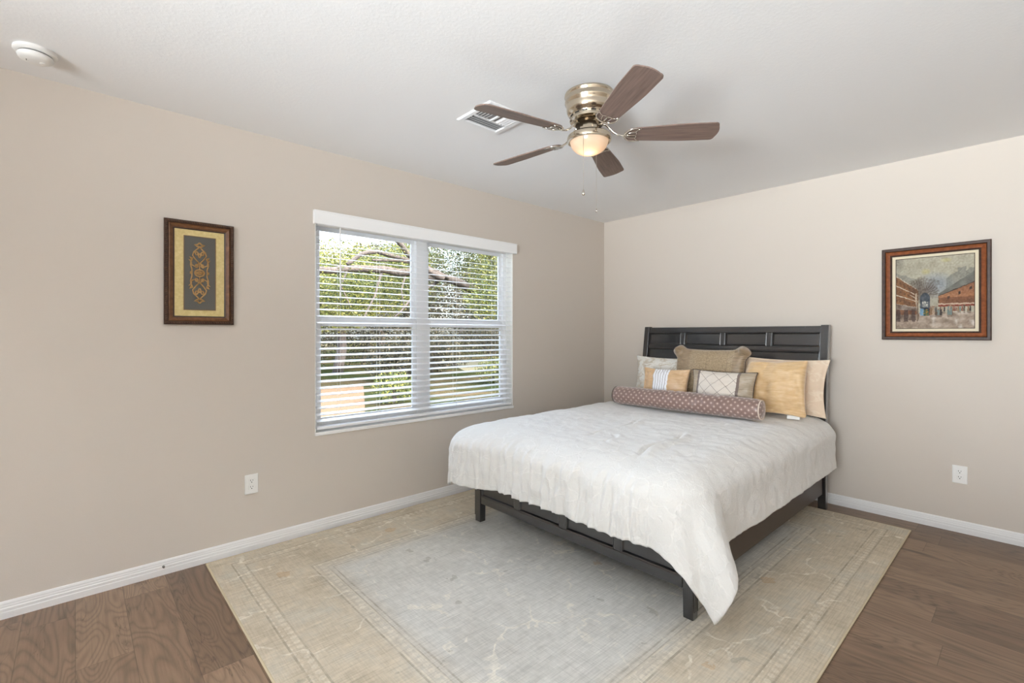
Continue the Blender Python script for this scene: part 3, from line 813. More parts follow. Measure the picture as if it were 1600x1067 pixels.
def silk(name, a_, b_, scale=(4, 40, 1), rough=.38, sheen=.4, bump=.15):
    m = mat(name, rough=rough, spec=.5); n = N(m); n.b.inputs['Sheen Weight'].default_value = sheen
    uv = n.new('ShaderNodeUVMap'); mp = n.new('ShaderNodeMapping'); mp.inputs['Scale'].default_value = scale; n.link(uv.outputs[0], mp.inputs[0])
    no = n.noise(mp.outputs[0], 1.6, 4, .65)
    n.base(n.ramp(no.outputs[0], [(.3, a_), (.7, b_)])); n.bump(no.outputs[0], bump, .004)
    return m, n, uv
def damask(name, a_, b_, thr=.5):
    m = mat(name, rough=.68, spec=.3); n = N(m); n.b.inputs['Sheen Weight'].default_value = .3
    uv = n.new('ShaderNodeUVMap'); v = uv.outputs[0]
    no = n.noise(v, 7, 4, .6, 1.6); f = n.noise(v, 90, 2)
    r = n.ramp(no.outputs[0], [(thr-.05, g1(0)), (thr+.05, g1(1))])
    n.base(n.mix(r, a_, b_)); n.bump(n.math('ADD', r, n.math('MULTIPLY', f.outputs[0], .3)), .2, .003)
    return m
M_shamL = damask('ivory_silver_damask', srgb(206, 196, 180), srgb(232, 230, 224), .47)
M_shamR = damask('champagne_damask', srgb(222, 200, 176), srgb(230, 212, 190), .55)
make_pillow('bed_pillow', 'ivory damask pillow with silver leaf pattern at the left end by the window side', M_shamL, (-.31, -.955, .925), (.70, .41, .14), lean=.16, pinch=.09, flange=.06, seed=1)
make_pillow('bed_pillow', 'champagne beige damask pillow at the right end against the headboard', M_shamR, (-.31, -1.915, .94), (.70, .44, .13), lean=.16, pinch=.09, flange=.06, seed=2, roll=-.02)
# bronze quilted pillow with rounded ears
def bronze():
    m = mat('bronze_pintuck_satin', rough=.36, spec=.5); n = N(m); n.b.inputs['Sheen Weight'].default_value = .5
    uv = n.new('ShaderNodeUVMap'); x, y, z = n.sep(uv.outputs[0])
    mp = n.new('ShaderNodeMapping'); mp.inputs['Scale'].default_value = (7, 46, 1); n.link(uv.outputs[0], mp.inputs[0]); no = n.noise(mp.outputs[0], 1.3, 4, .7, .6)
    mid = n.math('MULTIPLY', n.math('LESS_THAN', n.math('ABSOLUTE', n.math('SUBTRACT', x, .55)), .27), 1.0)
    chk = n.noise(uv.outputs[0], 48, 3, .7)
    c = n.ramp(no.outputs[0], [(.3, srgb(112, 92, 68)), (.55, srgb(152, 130, 102)), (.75, srgb(172, 152, 124))])
    c2 = n.ramp(chk.outputs[0], [(.35, srgb(122, 102, 76)), (.6, srgb(186, 166, 134))])
    c = n.mix(n.math('MULTIPLY', mid, .6), c, c2)
    gx = n.math('FRACT', n.math('MULTIPLY', x, 4.0)); gy = n.math('FRACT', n.math('ADD', n.math('MULTIPLY', y, 3.0), .32))
    ln = n.math('MAXIMUM', n.math('LESS_THAN', gx, .012), n.math('LESS_THAN', gy, .016))
    c = n.mix(n.math('MULTIPLY', ln, .8), c, srgb(92, 74, 54))
    n.base(c); n.bump(n.math('SUBTRACT', no.outputs[0], n.math('MULTIPLY', ln, .8)), .45, .006)
    return m
M_pipe = mat('dark_brown_piping', srgb(74, 60, 48), .6)
make_pillow('throw_pillow', 'large bronze brown pillow with puffed corners in front of the headboard centre', bronze(), (-.43, -1.415, 1.0), (.69, .53, .15), lean=.15, pinch=.15, ear=.05, rnd=.40, seed=3, piping=M_pipe, pr=.003, wr=.003, droop=.02)
# gold silk
M_gold, n, uv = silk('gold_silk', srgb(200, 162, 112), srgb(220, 190, 148), (3, 14, 1), .46, .6, .10)
t_, Mx, o_ = make_pillow('throw_pillow', 'plain gold silk square pillow leaning on the champagne pillow', M_gold, (-.515, -1.955, .938), (.47, .425, .15), lean=.18, twist=-.06, roll=.03, pinch=.09, seed=4, wr=.007, fold=(-1, 1, .06), rnd=.12, folds=.007)
bm = BM(); box(bm, (.10, -.225, -.012), (.185, -.20, -.008), M=Mx); obj('care_tag', bm, mat('white_care_tag', srgb(238, 238, 236), .8), t_, label='white care tag')
# tan pillow with white ribbon stripes
def striped():
    m = mat('tan_silk_with_white_ribbons', rough=.36, spec=.5); n = N(m); n.b.inputs['Sheen Weight'].default_value = .4
    uv = n.new('ShaderNodeUVMap'); x, y, z = n.sep(uv.outputs[0])
    mp = n.new('ShaderNodeMapping'); mp.inputs['Scale'].default_value = (4, 22, 1); n.link(uv.outputs[0], mp.inputs[0]); no = n.noise(mp.outputs[0], 1.4, 4, .6)
    c = n.ramp(no.outputs[0], [(.3, srgb(196, 158, 114)), (.7, srgb(219, 186, 148))])
    inb = n.math('LESS_THAN', n.math('ABSOLUTE', n.math('SUBTRACT', x, .44)), .165)
    st = n.math('FRACT', n.math('DIVIDE', n.math('SUBTRACT', x, .275), .055))
    wh = n.math('GREATER_THAN', st, .22)
    c = n.mix(inb, c, n.mix(wh, srgb(168, 160, 156), srgb(242, 242, 246)))
    n.base(c); n.bump(n.math('ADD', no.outputs[0], n.math('MULTIPLY', n.math('MULTIPLY', inb, wh), .5)), .2, .004)
    return m
make_pillow('throw_pillow', 'small tan pillow with white ribbon stripes beside the ivory pillow', striped(), (-.645, -1.125, .888), (.43, .32, .13), lean=.22, twist=.05, pinch=.09, seed=5, wr=.006)
# lattice pillow
def lattice():
    m = mat('taupe_lattice_satin', rough=.4, spec=.5); n = N(m); n.b.inputs['Sheen Weight'].default_value = .4
    uv = n.new('ShaderNodeUVMap'); x, y, z = n.sep(uv.outputs[0])
    mp = n.new('ShaderNodeMapping'); mp.inputs['Scale'].default_value = (4, 24, 1); n.link(uv.outputs[0], mp.inputs[0]); no = n.noise(mp.outputs[0], 1.4, 4, .6)
    c = n.ramp(no.outputs[0], [(.3, srgb(150, 134, 112)), (.7, srgb(180, 164, 142))])
    cen = n.math('LESS_THAN', n.math('ABSOLUTE', n.math('SUBTRACT', x, .44)), .315)
    p_ = n.math('MULTIPLY', x, 4.6); q_ = n.math('MULTIPLY', y, 3.2)
    a_ = n.math('FRACT', n.math('ADD', n.math('ADD', p_, q_), .35)); b_ = n.math('FRACT', n.math('SUBTRACT', n.math('ADD', p_, 5.25), q_))
    ln = n.math('MAXIMUM', n.math('LESS_THAN', a_, .035), n.math('LESS_THAN', b_, .035))
    c = n.mix(cen, c, n.mix(ln, srgb(216, 206, 194), srgb(128, 112, 102)))
    band = n.math('MAXIMUM', n.math('LESS_THAN', n.math('ABSOLUTE', n.math('SUBTRACT', x, .125)), .018), n.math('LESS_THAN', n.math('ABSOLUTE', n.math('SUBTRACT', x, .765)), .022))
    c = n.mix(band, c, srgb(116, 100, 92))
    n.base(c); n.bump(n.math('SUBTRACT', no.outputs[0], n.math('MULTIPLY', ln, cen)), .25, .004)
    return m
make_pillow('throw_pillow', 'taupe pillow with a cream diamond-lattice panel between dark bands', lattice(), (-.655, -1.625, .888), (.51, .33, .13), lean=.22, pinch=.08, seed=6, piping=M_pipe, pr=.0035, wr=.005)
# bolster
def bolster_mat():
    m = mat('brown_diamond_dot_satin', rough=.35, spec=.5); n = N(m); n.b.inputs['Sheen Weight'].default_value = .4
    uv = n.new('ShaderNodeUVMap'); x, y, z = n.sep(uv.outputs[0])
    a_ = n.math('SUBTRACT', n.math('FRACT', n.math('ADD', x, y)), .5); b_ = n.math('SUBTRACT', n.math('FRACT', n.math('SUBTRACT', x, y)), .5)
    dot = n.math('LESS_THAN', n.math('MAXIMUM', n.math('ABSOLUTE', a_), n.math('ABSOLUTE', b_)), .155)
    edge = n.math('GREATER_THAN', n.math('MAXIMUM', n.math('ABSOLUTE', a_), n.math('ABSOLUTE', b_)), .42)
    c = n.mix(edge, srgb(136, 110, 101), srgb(120, 96, 88)); c = n.mix(dot, c, srgb(196, 176, 164))
    n.base(c); no = n.noise(uv.outputs[0], 1.2, 3); n.bump(n.math('ADD', no.outputs[0], n.math('MULTIPLY', dot, .4)), .3, .006); return m
M_bol = bolster_mat(); M_wp = mat('pale_piping', srgb(222, 206, 192), .5)
A_ = Vector((-.865, -.778, .803)); B_ = Vector((-.83, -1.985, .803))
bol = thing('bolster_pillow', (-.8, -1.32, .72), 'long brown bolster with pale diamond dots lying across the comforter', 'pillow')
bm = BM(); uvl = bm.loops.layers.uv.new('UVMap'); uv = {}
ax_ = (B_-A_).normalized(); si = Vector((0, 0, 1)).cross(ax_).normalized(); Lb = (B_-A_).length; nr = 56; nl = 150; rings = []
for i in range(nl+1):
    f = i/nl; s_ = f*Lb; g = []
    for k in range(nr+1):
        if k == nr: g.append(g[0]); continue
        th = 2*PI*k/nr
        r = .0795 - .010*math.exp(-min(s_, Lb-s_)/.02)
        mid = smoothstep(.25, .45, f)*smoothstep(.95, .75, f)
        r += .006*mid*(abs(noise.noise((s_*26, th*1.2, 3)))*2-.7)*-1 + .002*noise.noise((s_*8, th, 9))
        p_ = A_ + ax_*s_ + si*math.cos(th)*r + Vector((0, 0, 1))*math.sin(th)*r*.97
        v = bm.verts.new(p_); g.append(v); uv[v] = (s_, k)
    rings.append(g)
PX = 20.5
for i in range(nl):
    for k in range(nr):
        f = bm.faces.new((rings[i][k], rings[i][k+1], rings[i+1][k+1], rings[i+1][k]))
        ss = (i*Lb/nl, (i+1)*Lb/nl)
        for l, (s_, kk) in zip(f.loops, ((ss[0], k), (ss[0], k+1), (ss[1], k+1), (ss[1], k))): l[uvl].uv = (s_*PX, kk*10/nr)
for g, s0, sg in ((rings[0], 0, -1), (rings[-1], Lb, 1)):
    prev = g
    for q in range(1, 7):
        rr = 1-q/6; bul = .018*math.sin(PI/2*q/6)
        cen = A_+ax_*(s0+sg*bul)
        if q < 6:
            cur = []
            for k in range(nr): cur.append(bm.verts.new(cen + (g[k].co-(A_+ax_*s0))*rr))
            cur.append(cur[0])
            for k in range(nr):
                f = bm.faces.new((prev[k], prev[k+1], cur[k+1], cur[k]) if sg < 0 else (prev[k], cur[k], cur[k+1], prev[k+1]))
                for l in f.loops:
                    d_ = l.vert.co-A_; l[uvl].uv = (d_.dot(si)*PX, d_.z*PX)
            prev = cur
        else:
            cv = bm.verts.new(cen)
            for k in range(nr):
                f = bm.faces.new((prev[k], prev[k+1], cv))
                for l in f.loops:
                    d_ = l.vert.co-A_; l[uvl].uv = (d_.dot(si)*PX, d_.z*PX)
endL = [v.co.copy() for v in rings[0][:nr]]; endR = [v.co.copy() for v in rings[-1][:nr]]
obj('bolster_cover', bm, M_bol, bol, smooth=True)
for e_, mm in ((endL, M_pipe), (endR, M_wp)):
    bm = BM(); tube(bm, e_, .0042, 6, closed=True, up=ax_); obj('piping', bm, mm, bol, smooth=True)

# ------------------------------------------------------------------ ceiling fan
M_nick = mat('polished_nickel', srgb(205, 192, 172), .16, 1.0)
M_chr = mat('bright_nickel', srgb(222, 216, 206), .12, 1.0)
def blade_wood():
    m = mat('walnut_blade', rough=.4, spec=.45); n = N(m)
    uv = n.new('ShaderNodeUVMap'); mp = n.new('ShaderNodeMapping'); mp.inputs['Scale'].default_value = (5, 90, 1); n.link(uv.outputs[0], mp.inputs[0])
    no = n.noise(mp.outputs[0], 1, 4, .6)
    n.base(n.ramp(no.outputs[0], [(.3, srgb(98, 80, 72)), (.7, srgb(130, 110, 100))])); return m
M_blade = blade_wood()
FC = Vector((-2.43, -1.71, 0))
fan = thing('ceiling_fan', (FC.x, FC.y, H), 'polished nickel flush-mount ceiling fan with five walnut blades and a lit bowl', 'ceiling fan')
bm = BM()
lathe(bm, [(.0, 2.5995), (.128, 2.5995), (.129, 2.590), (.124, 2.584), (.123, 2.572), (.127, 2.566), (.127, 2.556), (.121, 2.548), (.1185, 2.530), (.117, 2.512), (.112, 2.500), (.104, 2.494), (.100, 2.488), (.098, 2.474), (.102, 2.470), (.101, 2.462), (.090, 2.456), (.0, 2.454)], FC, 64)
obj('motor_housing', bm, M_nick, fan, smooth=True, angle=50)
bm = BM()
for k in range(14):
    a_ = 2*PI*k/14
    Mx = Matrix.Translation(FC) @ Matrix.Rotation(a_, 4, 'Z')
    box(bm, (.0975, -.013, 2.477), (.1005, .013, 2.485), M=Mx)
obj('vent_slot', bm, mat('dark_slot', srgb(40, 34, 28), .6), fan)
bm = BM(); lathe(bm, [(0, 2.454), (.070, 2.454), (.072, 2.440), (.060, 2.436), (.0, 2.436)], FC, 40); obj('flywheel', bm, mat('dark_bronze_metal', srgb(70, 58, 44), .35, .9), fan, smooth=True, angle=40)
bm = BM(); lathe(bm, [(0, 2.437), (.050, 2.437), (.050, 2.398), (.056, 2.394), (.0, 2.394)], FC, 12); obj('switch_housing', bm, M_nick, fan)
bm = BM(); lathe(bm, [(.0, 2.396), (.075, 2.396), (.100, 2.390), (.113, 2.380), (.116, 2.366), (.113, 2.354), (.106, 2.350), (.100, 2.352), (.100, 2.36), (.0, 2.372)], FC, 64); ring = obj('light_fitter', bm, M_nick, fan, smooth=True, angle=40)
def bowl_glass():
    m = bpy.data.materials.new('frosted_bowl_glass'); m.use_nodes = True; t = m.node_tree; t.nodes.clear()
    o = t.nodes.new('ShaderNodeOutputMaterial'); tr = t.nodes.new('ShaderNodeBsdfTranslucent'); df = t.nodes.new('ShaderNodeBsdfDiffuse')
    tr.inputs[0].default_value = (.95, .88, .78, 1); df.inputs[0].default_value = (.9, .82, .7, 1)
    mx = t.nodes.new('ShaderNodeMixShader'); mx.inputs[0].default_value = .25
    gl = t.nodes.new('ShaderNodeBsdfGlossy'); gl.inputs['Roughness'].default_value = .2; m2 = t.nodes.new('ShaderNodeMixShader'); m2.inputs[0].default_value = .04
    t.links.new(tr.outputs[0], mx.inputs[1]); t.links.new(df.outputs[0], mx.inputs[2]); t.links.new(mx.outputs[0], m2.inputs[1]); t.links.new(gl.outputs[0], m2.inputs[2])
    t.links.new(m2.outputs[0], o.inputs[0]); return m
bm = BM()
pr_ = [(.1005, 2.356)]
for k in range(1, 13):
    a_ = PI/2*k/12; pr_.append((.098*math.cos(a_), 2.352-.066*math.sin(a_)))
pr_[-1] = (0, 2.286)
lathe(bm, pr_, FC, 56); obj('glass_bowl', bm, bowl_glass(), fan, smooth=True)
light('fan_bulb', 'POINT', (FC.x-.01, FC.y-.005, 2.318), .20, (1.0, .60, .34), shadow_soft_size=.018)
def blade_outline():
    pts = []
    r0, r1 = .185, .655; w0, w1 = .050, .0675
    n_ = 12
    for k in range(n_+1):                       # rounded root
        a_ = PI/2+PI*k/n_; pts.append((r0+.05+.05*math.cos(a_), w0*math.sin(a_)))
    for k in range(1, 9):
        f = k/9; pts.append((r0+.05+(r1-.03-r0-.05)*f, -(w0+(w1-w0)*min(1, f*1.6))))
    for k in range(9):
        a_ = -PI/2*(1-k/8); pts.append((r1-.03+.022*math.cos(a_), -w1+.022+.022*math.sin(a_)))
    for k in range(1, 8):
        t_ = -1+2*k/8; pts.append((r1-.008+.010*(1-t_*t_), (w1-.022)*t_))
    for k in range(9):
        a_ = PI/2*k/8; pts.append((r1-.03+.022*math.cos(a_), w1-.022+.022*math.sin(a_)))
    for k in range(8, 0, -1):
        f = k/9; pts.append((r0+.05+(r1-.03-r0-.05)*f, (w0+(w1-w0)*min(1, f*1.6))))
    return pts
OUT = blade_outline()
def blade_bm(Mx):
    bm = BM(); uvl = bm.loops.layers.uv.new('UVMap')
    A = [bm.verts.new((x, y, .003)) for x, y in OUT]; B = [bm.verts.new((x, y, -.003)) for x, y in OUT]; n_ = len(OUT)
    fs = [bm.faces.new(A), bm.faces.new(B[::-1])] + [bm.faces.new((A[i], A[(i+1) % n_], B[(i+1) % n_], B[i])[::-1]) for i in range(n_)]
    for f in fs:
        for l in f.loops: l[uvl].uv = (l.vert.co.x, l.vert.co.y)
    bm.transform(Mx); return bm
def iron_bm(Mx, Mh):
    bm = BM()
    def T_(pts): return [Mx @ Vector(p_) for p_ in pts]
    nrm = Mx.to_3x3() @ Vector((0, 0, 1))
    zz = -.006
    crescent = [(.235+.052*math.cos(a_), .052*math.sin(a_), zz) for a_ in [PI*.36+PI*1.28*k/20 for k in range(21)]]
    tube(bm, T_(crescent), [.0025+.004*math.sin(PI*k/20) for k in range(21)], 6, flat=.5, up=nrm)
    tube(bm, T_([(.186, 0, zz), (.205, 0, zz), (.238, 0, zz)]), [.006, .005, .003], 6, flat=.6, up=nrm)
    for s_ in (1, -1):
        tube(bm, T_([(.238, 0, zz), (.243, .012*s_, zz), (.238, .026*s_, zz), (.246, .040*s_, zz), (.262, .050*s_, zz)]), .0028, 6, flat=.6, up=nrm)
        tube(bm, T_([(.188, .008*s_, zz), (.205, .018*s_, zz), (.226, .022*s_, zz), (.240, .024*s_, zz)]), .0028, 6, flat=.6, up=nrm)
    arm = [Mh @ Vector(p_) for p_ in ((.062, 0, 2.445), (.085, 0, 2.440), (.105, 0, 2.420), (.125, 0, 2.398), (.150, 0, 2.383), (.175, 0, 2.378))] + [Mx @ Vector((.192, 0, zz))]
    tube(bm, arm, [.010, .009, .007, .0065, .0065, .007, .007], 8, flat=.7, up=Vector((0, 0, 1)))
    return bm
for k in range(5):
    ang = math.radians(-120+72*k)
    Mh = Matrix.Translation(FC) @ Matrix.Rotation(ang, 4, 'Z')
    Mx = Matrix.Translation(FC+Vector((0, 0, 2.385))) @ Matrix.Rotation(ang, 4, 'Z') @ Matrix.Rotation(math.radians(-13), 4, 'X')
    b_ = obj('blade', blade_bm(Mx), M_blade, fan)
    obj('blade_iron', iron_bm(Mx, Mh), M_chr, b_, smooth=True)
right = Vector((.737931, -.675, 0)); fwd = Vector((.674876, .737931, 0))
for (dr, df, zt_, zb_, lb) in ((-.045, -.100, 2.372, 2.075, 'teardrop'), (.055, .096, 2.372, 2.03, 'ball')):
    p_ = FC + right*dr + fwd*df
    bm = BM(); tube(bm, [(p_.x, p_.y, zt_), (p_.x, p_.y, zb_)], .0011, 6)
    ch = obj('pull_chain', bm, M_chr, fan)
    bm = BM()
    if lb == 'teardrop': lathe(bm, [(0, 0), (.006, .003), (.0085, .010), (.006, .020), (.002, .034), (0, .036)], (p_.x, p_.y, zb_-.034), 14)
    else: lathe(bm, [(0, 0), (.004, .002), (.0055, .007), (.004, .012), (.002, .022), (0, .023)], (p_.x, p_.y, zb_-.022), 14)
    obj('pull_pendant', bm, M_chr, ch, smooth=True)

# ------------------------------------------------------------------ ceiling vent and smoke alarm
M_wmetal = mat('white_enamel', srgb(236, 236, 236), .4)
VX, VY = -2.628, -1.165
vent = thing('ceiling_vent', (VX, VY, H), 'white square air register on the ceiling beside the fan', 'air vent')
hw = .152
bm = BM()
rect_ring(bm, [(0, 0), (0, .004), (.008, .009), (.030, .009), (.034, .002), (.034, 0)], VX-hw, VX+hw, VY-hw, VY+hw, lambda x_, y_, h_: (x_, y_, H-.0003-h_))
obj('vent_frame', bm, M_wmetal, vent)
bm = BM(); box(bm, (VX-hw+.034, VY-hw+.034, H-.0012), (VX+hw-.034, VY+hw-.034, H-.0004)); obj('duct_opening', bm, mat('grey_duct', srgb(150, 150, 150), .9), vent)
iw = hw-.034
def louver(bm, x0, x1, y0, y1, along, tilt_):
    cx_, cy_ = (x0+x1)/2, (y0+y1)/2
    Mx = Matrix.Translation((cx_, cy_, H-.0065)) @ Matrix.Rotation(tilt_, 4, 'X' if along == 'x' else 'Y')
    box(bm, (x0-cx_, y0-cy_, -.0006), (x1-cx_, y1-cy_, .0006), M=Mx)
for k in range(4):
    y_ = VY+iw-.014-k*.021
    bm = BM(); louver(bm, VX-iw, VX+iw, y_-.008, y_+.008, 'x', .55); obj('louver', bm, M_wmetal, vent)
for k in range(4):
    x_ = VX-iw+.014+k*.021; bm = BM(); louver(bm, x_-.008, x_+.008, VY-iw, VY+iw-.095, 'y', -.55); obj('louver', bm, M_wmetal, vent)
    x_ = VX+iw-.014-k*.021; bm = BM(); louver(bm, x_-.008, x_+.008, VY-iw, VY+iw-.095, 'y', .55); obj('louver', bm, M_wmetal, vent)
bm = BM(); box(bm, (VX-.006, VY-iw, H-.010), (VX+.006, VY+iw-.09, H-.002)); box(bm, (VX-iw, VY+iw-.094, H-.010), (VX+iw, VY+iw-.088, H-.002)); obj('divider', bm, M_wmetal, vent)

SM = Vector((-4.555, -.300, 0))
alarm = thing('smoke_alarm', (SM.x, SM.y, H), 'round white smoke alarm on the ceiling above the window wall', 'smoke alarm')
M_pl = mat('white_plastic', srgb(236, 235, 232), .45)
bm = BM(); lathe(bm, [(0, 2.5995), (.072, 2.5995), (.073, 2.588), (.068, 2.582), (.058, 2.580), (0, 2.580)], SM, 56); obj('alarm_base', bm, M_pl, alarm, smooth=True, angle=40)
bm = BM(); lathe(bm, [(0, 2.580), (.056, 2.580), (.056, 2.575), (0, 2.575)], SM, 48); obj('air_gap', bm, mat('dark_grille', srgb(70, 70, 70), .8), alarm)
bm = BM(); lathe(bm, [(0, 2.576), (.058, 2.576), (.060, 2.570), (.056, 2.560), (.045, 2.554), (.020, 2.551), (0, 2.551)], SM, 56); cov = obj('alarm_cover', bm, M_pl, alarm, smooth=True, angle=40)
bm = BM()
for k in range(5): box(bm, (SM.x-.030+.007*k, SM.y-.006, 2.5515), (SM.x-.027+.007*k, SM.y+.010, 2.5525+.001))
obj('sounder_slot', bm, mat('grey_slot', srgb(110, 110, 108), .8), cov)
bm = BM(); lathe(bm, [(0, 2.552), (.010, 2.552), (.010, 2.5495), (0, 2.5490)], SM+Vector((.022, .004, 0)), 24); obj('test_button', bm, M_pl, cov, smooth=True, angle=40)

# ------------------------------------------------------------------ outlets
M_dark = mat('dark_slot_plastic', srgb(50, 48, 46), .7)
def outlet(label, P):
    """P(x, z, h): x along the wall (to the right seen from the room), z up, h out of the wall"""
    o_ = thing('wall_outlet', P(0, 0, 0), label, 'outlet')
    def bx(bm, x0, x1, z0, z1, h0, h1, bev=0):
        vs = []
        tmp = BM(); box(tmp, (x0, z0, h0), (x1, z1, h1), bev)
        mp = {}
        for v in tmp.verts: mp[v] = bm.verts.new(P(*v.co))
        for f in tmp.faces: bm.faces.new([mp[v] for v in f.verts])
        tmp.free()
    bm = BM(); bx(bm, -.038, .038, -.060, .060, 0, .006, .003); obj('cover_plate', bm, M_pl, o_)
    for s_ in (1, -1):
        bm = BM(); bx(bm, -.017, .017, s_*.0195-.014, s_*.0195+.014, .003, .008, .002); r_ = obj('receptacle', bm, M_pl, o_)
        bm = BM()
        bx(bm, -.0075, -.0050, s_*.0195+.000, s_*.0195+.009, .0075, .0085); bx(bm, .0050, .0075, s_*.0195+.001, s_*.0195+.008, .0075, .0085)
        bx(bm, -.0027, .0027, s_*.0195-.0095, s_*.0195-.0045, .0075, .0085); obj('socket_hole', bm, M_dark, r_)
    bm = BM(); bx(bm, -.003, .003, -.003, .003, .005, .0072, .001); obj('screw', bm, M_pl, o_)
outlet('white duplex outlet low on the window wall, below the scrollwork picture', lambda x, z, h: Vector((-3.6155+x, -h, .410+z)))
outlet('white duplex outlet on the headboard wall, below the street painting', lambda x, z, h: Vector((-h, -2.950-x, .391+z)))
# cable stub on the baseboard
bm = BM(); lathe(bm, [(0, 0), (.006, 0), (.006, .010), (.0035, .012), (.0035, .020), (0, .020)], (0, 0, 0), 12, M=Matrix.Translation((-4.062, -.0145, .048)) @ Matrix.Rotation(PI/2, 4, 'X'))
tag(obj('cable_connector', bm, mat('tarnished_metal', srgb(110, 108, 104), .4, .8)), 'tiny metal cable connector poking out of the white baseboard', 'connector')

# ------------------------------------------------------------------ framed scrollwork (window wall)
ax0, ax1, az0, az1 = -4.060, -3.716, 1.398, 1.993
art = thing('framed_scrollwork', ((ax0+ax1)/2, 0, az0), 'tall dark wood frame with golden scrollwork on grey inside a cream mat', 'framed art')
def fw_mat(name, a_, b_, rough=.35):
    m = mat(name, rough=rough, spec=.3); n = N(m); v = n.coord('Object', (30, 30, 30)); no = n.noise(v, 1.4, 4, .6)
    n.base(n.ramp(no.outputs[0], [(.3, a_), (.7, b_)])); n.bump(no.outputs[0], .1, .002); return m
PA = lambda x_, z_, h_: Vector((x_, -h_, z_))
bm = BM(); rect_ring(bm, [(0, 0), (0, .020), (.006, .026), (.016, .026), (.020, .020), (.020, 0)], ax0, ax1, az0, az1, PA); fr = obj('outer_frame', bm, fw_mat('dark_carved_wood', srgb(46, 30, 22), srgb(74, 50, 36)), art)
bm = BM()
def rope(x0, z0, x1, z1):
    L = math.hypot(x1-x0, z1-z0); k = int(L/.012)
    for i in range(k):
        f = (i+.5)/k; x_, z_ = x0+(x1-x0)*f, z0+(z1-z0)*f
        d = Vector((x1-x0, 0, z1-z0)).normalized(); u = Vector((d.z, 0, -d.x))
        c_ = Vector((x_, -.0262, z_)); a_ = (d*.6+u*.8)*.0062
        tube(bm, [c_-a_, c_, c_+a_], [.0015, .0034, .0015], 6, up=Vector((0, 1, 0)))
for q in ((ax0+.010, az0+.006, ax0+.010, az1-.006), (ax1-.010, az0+.006, ax1-.010, az1-.006), (ax0+.014, az1-.010, ax1-.014, az1-.010), (ax0+.014, az0+.010, ax1-.014, az0+.010)): rope(*q)
obj('rope_moulding', bm, fw_mat('carved_rope_wood', srgb(58, 38, 28), srgb(96, 68, 48)), fr, smooth=True)
bm = BM(); rect_ring(bm, [(.020, 0), (.020, .018), (.026, .021), (.036, .014), (.042, .012), (.042, 0)], ax0, ax1, az0, az1, PA); obj('inner_frame', bm, fw_mat('red_brown_wood', srgb(84, 54, 34), srgb(118, 80, 52)), art)
bm = BM(); rect_ring(bm, [(.042, 0), (.042, .010), (.049, .008), (.049, 0)], ax0, ax1, az0, az1, PA); obj('sight_edge', bm, mat('black_brown_edge', srgb(44, 30, 22), .5), art)
mm = mat('cream_linen_mat', rough=.8); n = N(mm); v = n.coord('Object', (1, 1, 1)); no = n.noise(v, 60, 3, .7); n.base(n.ramp(no.outputs[0], [(.3, srgb(192, 172, 116)), (.7, srgb(212, 194, 140))]))
bm = BM(); box(bm, (ax0+.045, -.0055, az0+.045), (ax1-.045, -.002, az1-.045)); obj('mat_board', bm, mm, art)
px0, px1, pz0, pz1 = ax0+.092, ax1-.092, az0+.083, az1-.083
bm = BM(); rect_ring(bm, [(0, .004), (0, .0085), (.004, .0085), (.004, .004)], px0, px1, pz0, pz1, PA); obj('inner_border', bm, mat('bronze_border', srgb(116, 86, 56), .5), art)
bm = BM(); box(bm, (px0+.003, -.0068, pz0+.003), (px1-.003, -.0045, pz1-.003)); obj('backing_panel', bm, mat('slate_grey_panel', srgb(84, 82, 76), .7), art)
# scrollwork ornament, symmetric
bm = BM(); ocx, ocz = (ax0+ax1)/2-.002, (az0+az1)/2+.002; sc = .155
def orn(pts, r, closed=False):
    for sx in ((1,) if closed or all(abs(p_[0]) < 1e-6 for p_ in pts) else (1, -1)):
        for sz in ((1,) if closed else (1, -1)):
            tube(bm, [(ocx+sx*x_*sc*.84, -.0085, ocz+sz*z_*sc*.98) for x_, z_ in pts], r*1.25, 6, closed=closed, up=Vector((0, 1, 0)), flat=.6)
def spiral(cx_, cz_, r0, a0, turns, n_=16):
    return [(cx_+r0*(1-.75*k/n_)*math.cos(a0+2*PI*turns*k/n_), cz_+r0*(1-.75*k/n_)*math.sin(a0+2*PI*turns*k/n_)) for k in range(n_+1)]
orn([(0, 1.0), (.10, .90), (.22, .80), (.26, .66), (.16, .52), (.02, .38)], .0028)
orn([(.02, .38), (.16, .24), (.30, .30), (.32, .44), (.26, .55)], .0032)
orn([(.33, .46), (.34, .30), (.29, .14), (.29, 0)], .0026)
orn(spiral(.12, .74, .085, PI*.1, 1.2), .0026)
orn(spiral(.12, .28, .075, -PI*.3, -1.2), .0026)
orn([(.0, .58), (.05, .66), (.0, .76)], .003)
orn([(.26, .55), (.36, .60), (.30, .48), (.39, .50), (.31, .42)], .0035)
orn([(.0, 1.0), (.10, 1.02), (.19, 1.07), (.08, 1.08), (0, 1.16)], .0036)
orn([(.30, .0), (.36, .04)], .0036)
orn([(.18*math.cos(2*PI*k/24), .13*math.sin(2*PI*k/24)) for k in range(24)], .0032, True)
orn([(.09*math.cos(2*PI*k/16), .06*math.sin(2*PI*k/16)) for k in range(16)], .003, True)
orn([(.0, .0), (.15, .03)], .003); orn([(0, .38), (0, .14)], .0022)
obj('scroll_ornament', bm, fw_mat('antique_gold', srgb(150, 112, 66), srgb(186, 148, 96), .45), art, smooth=True)

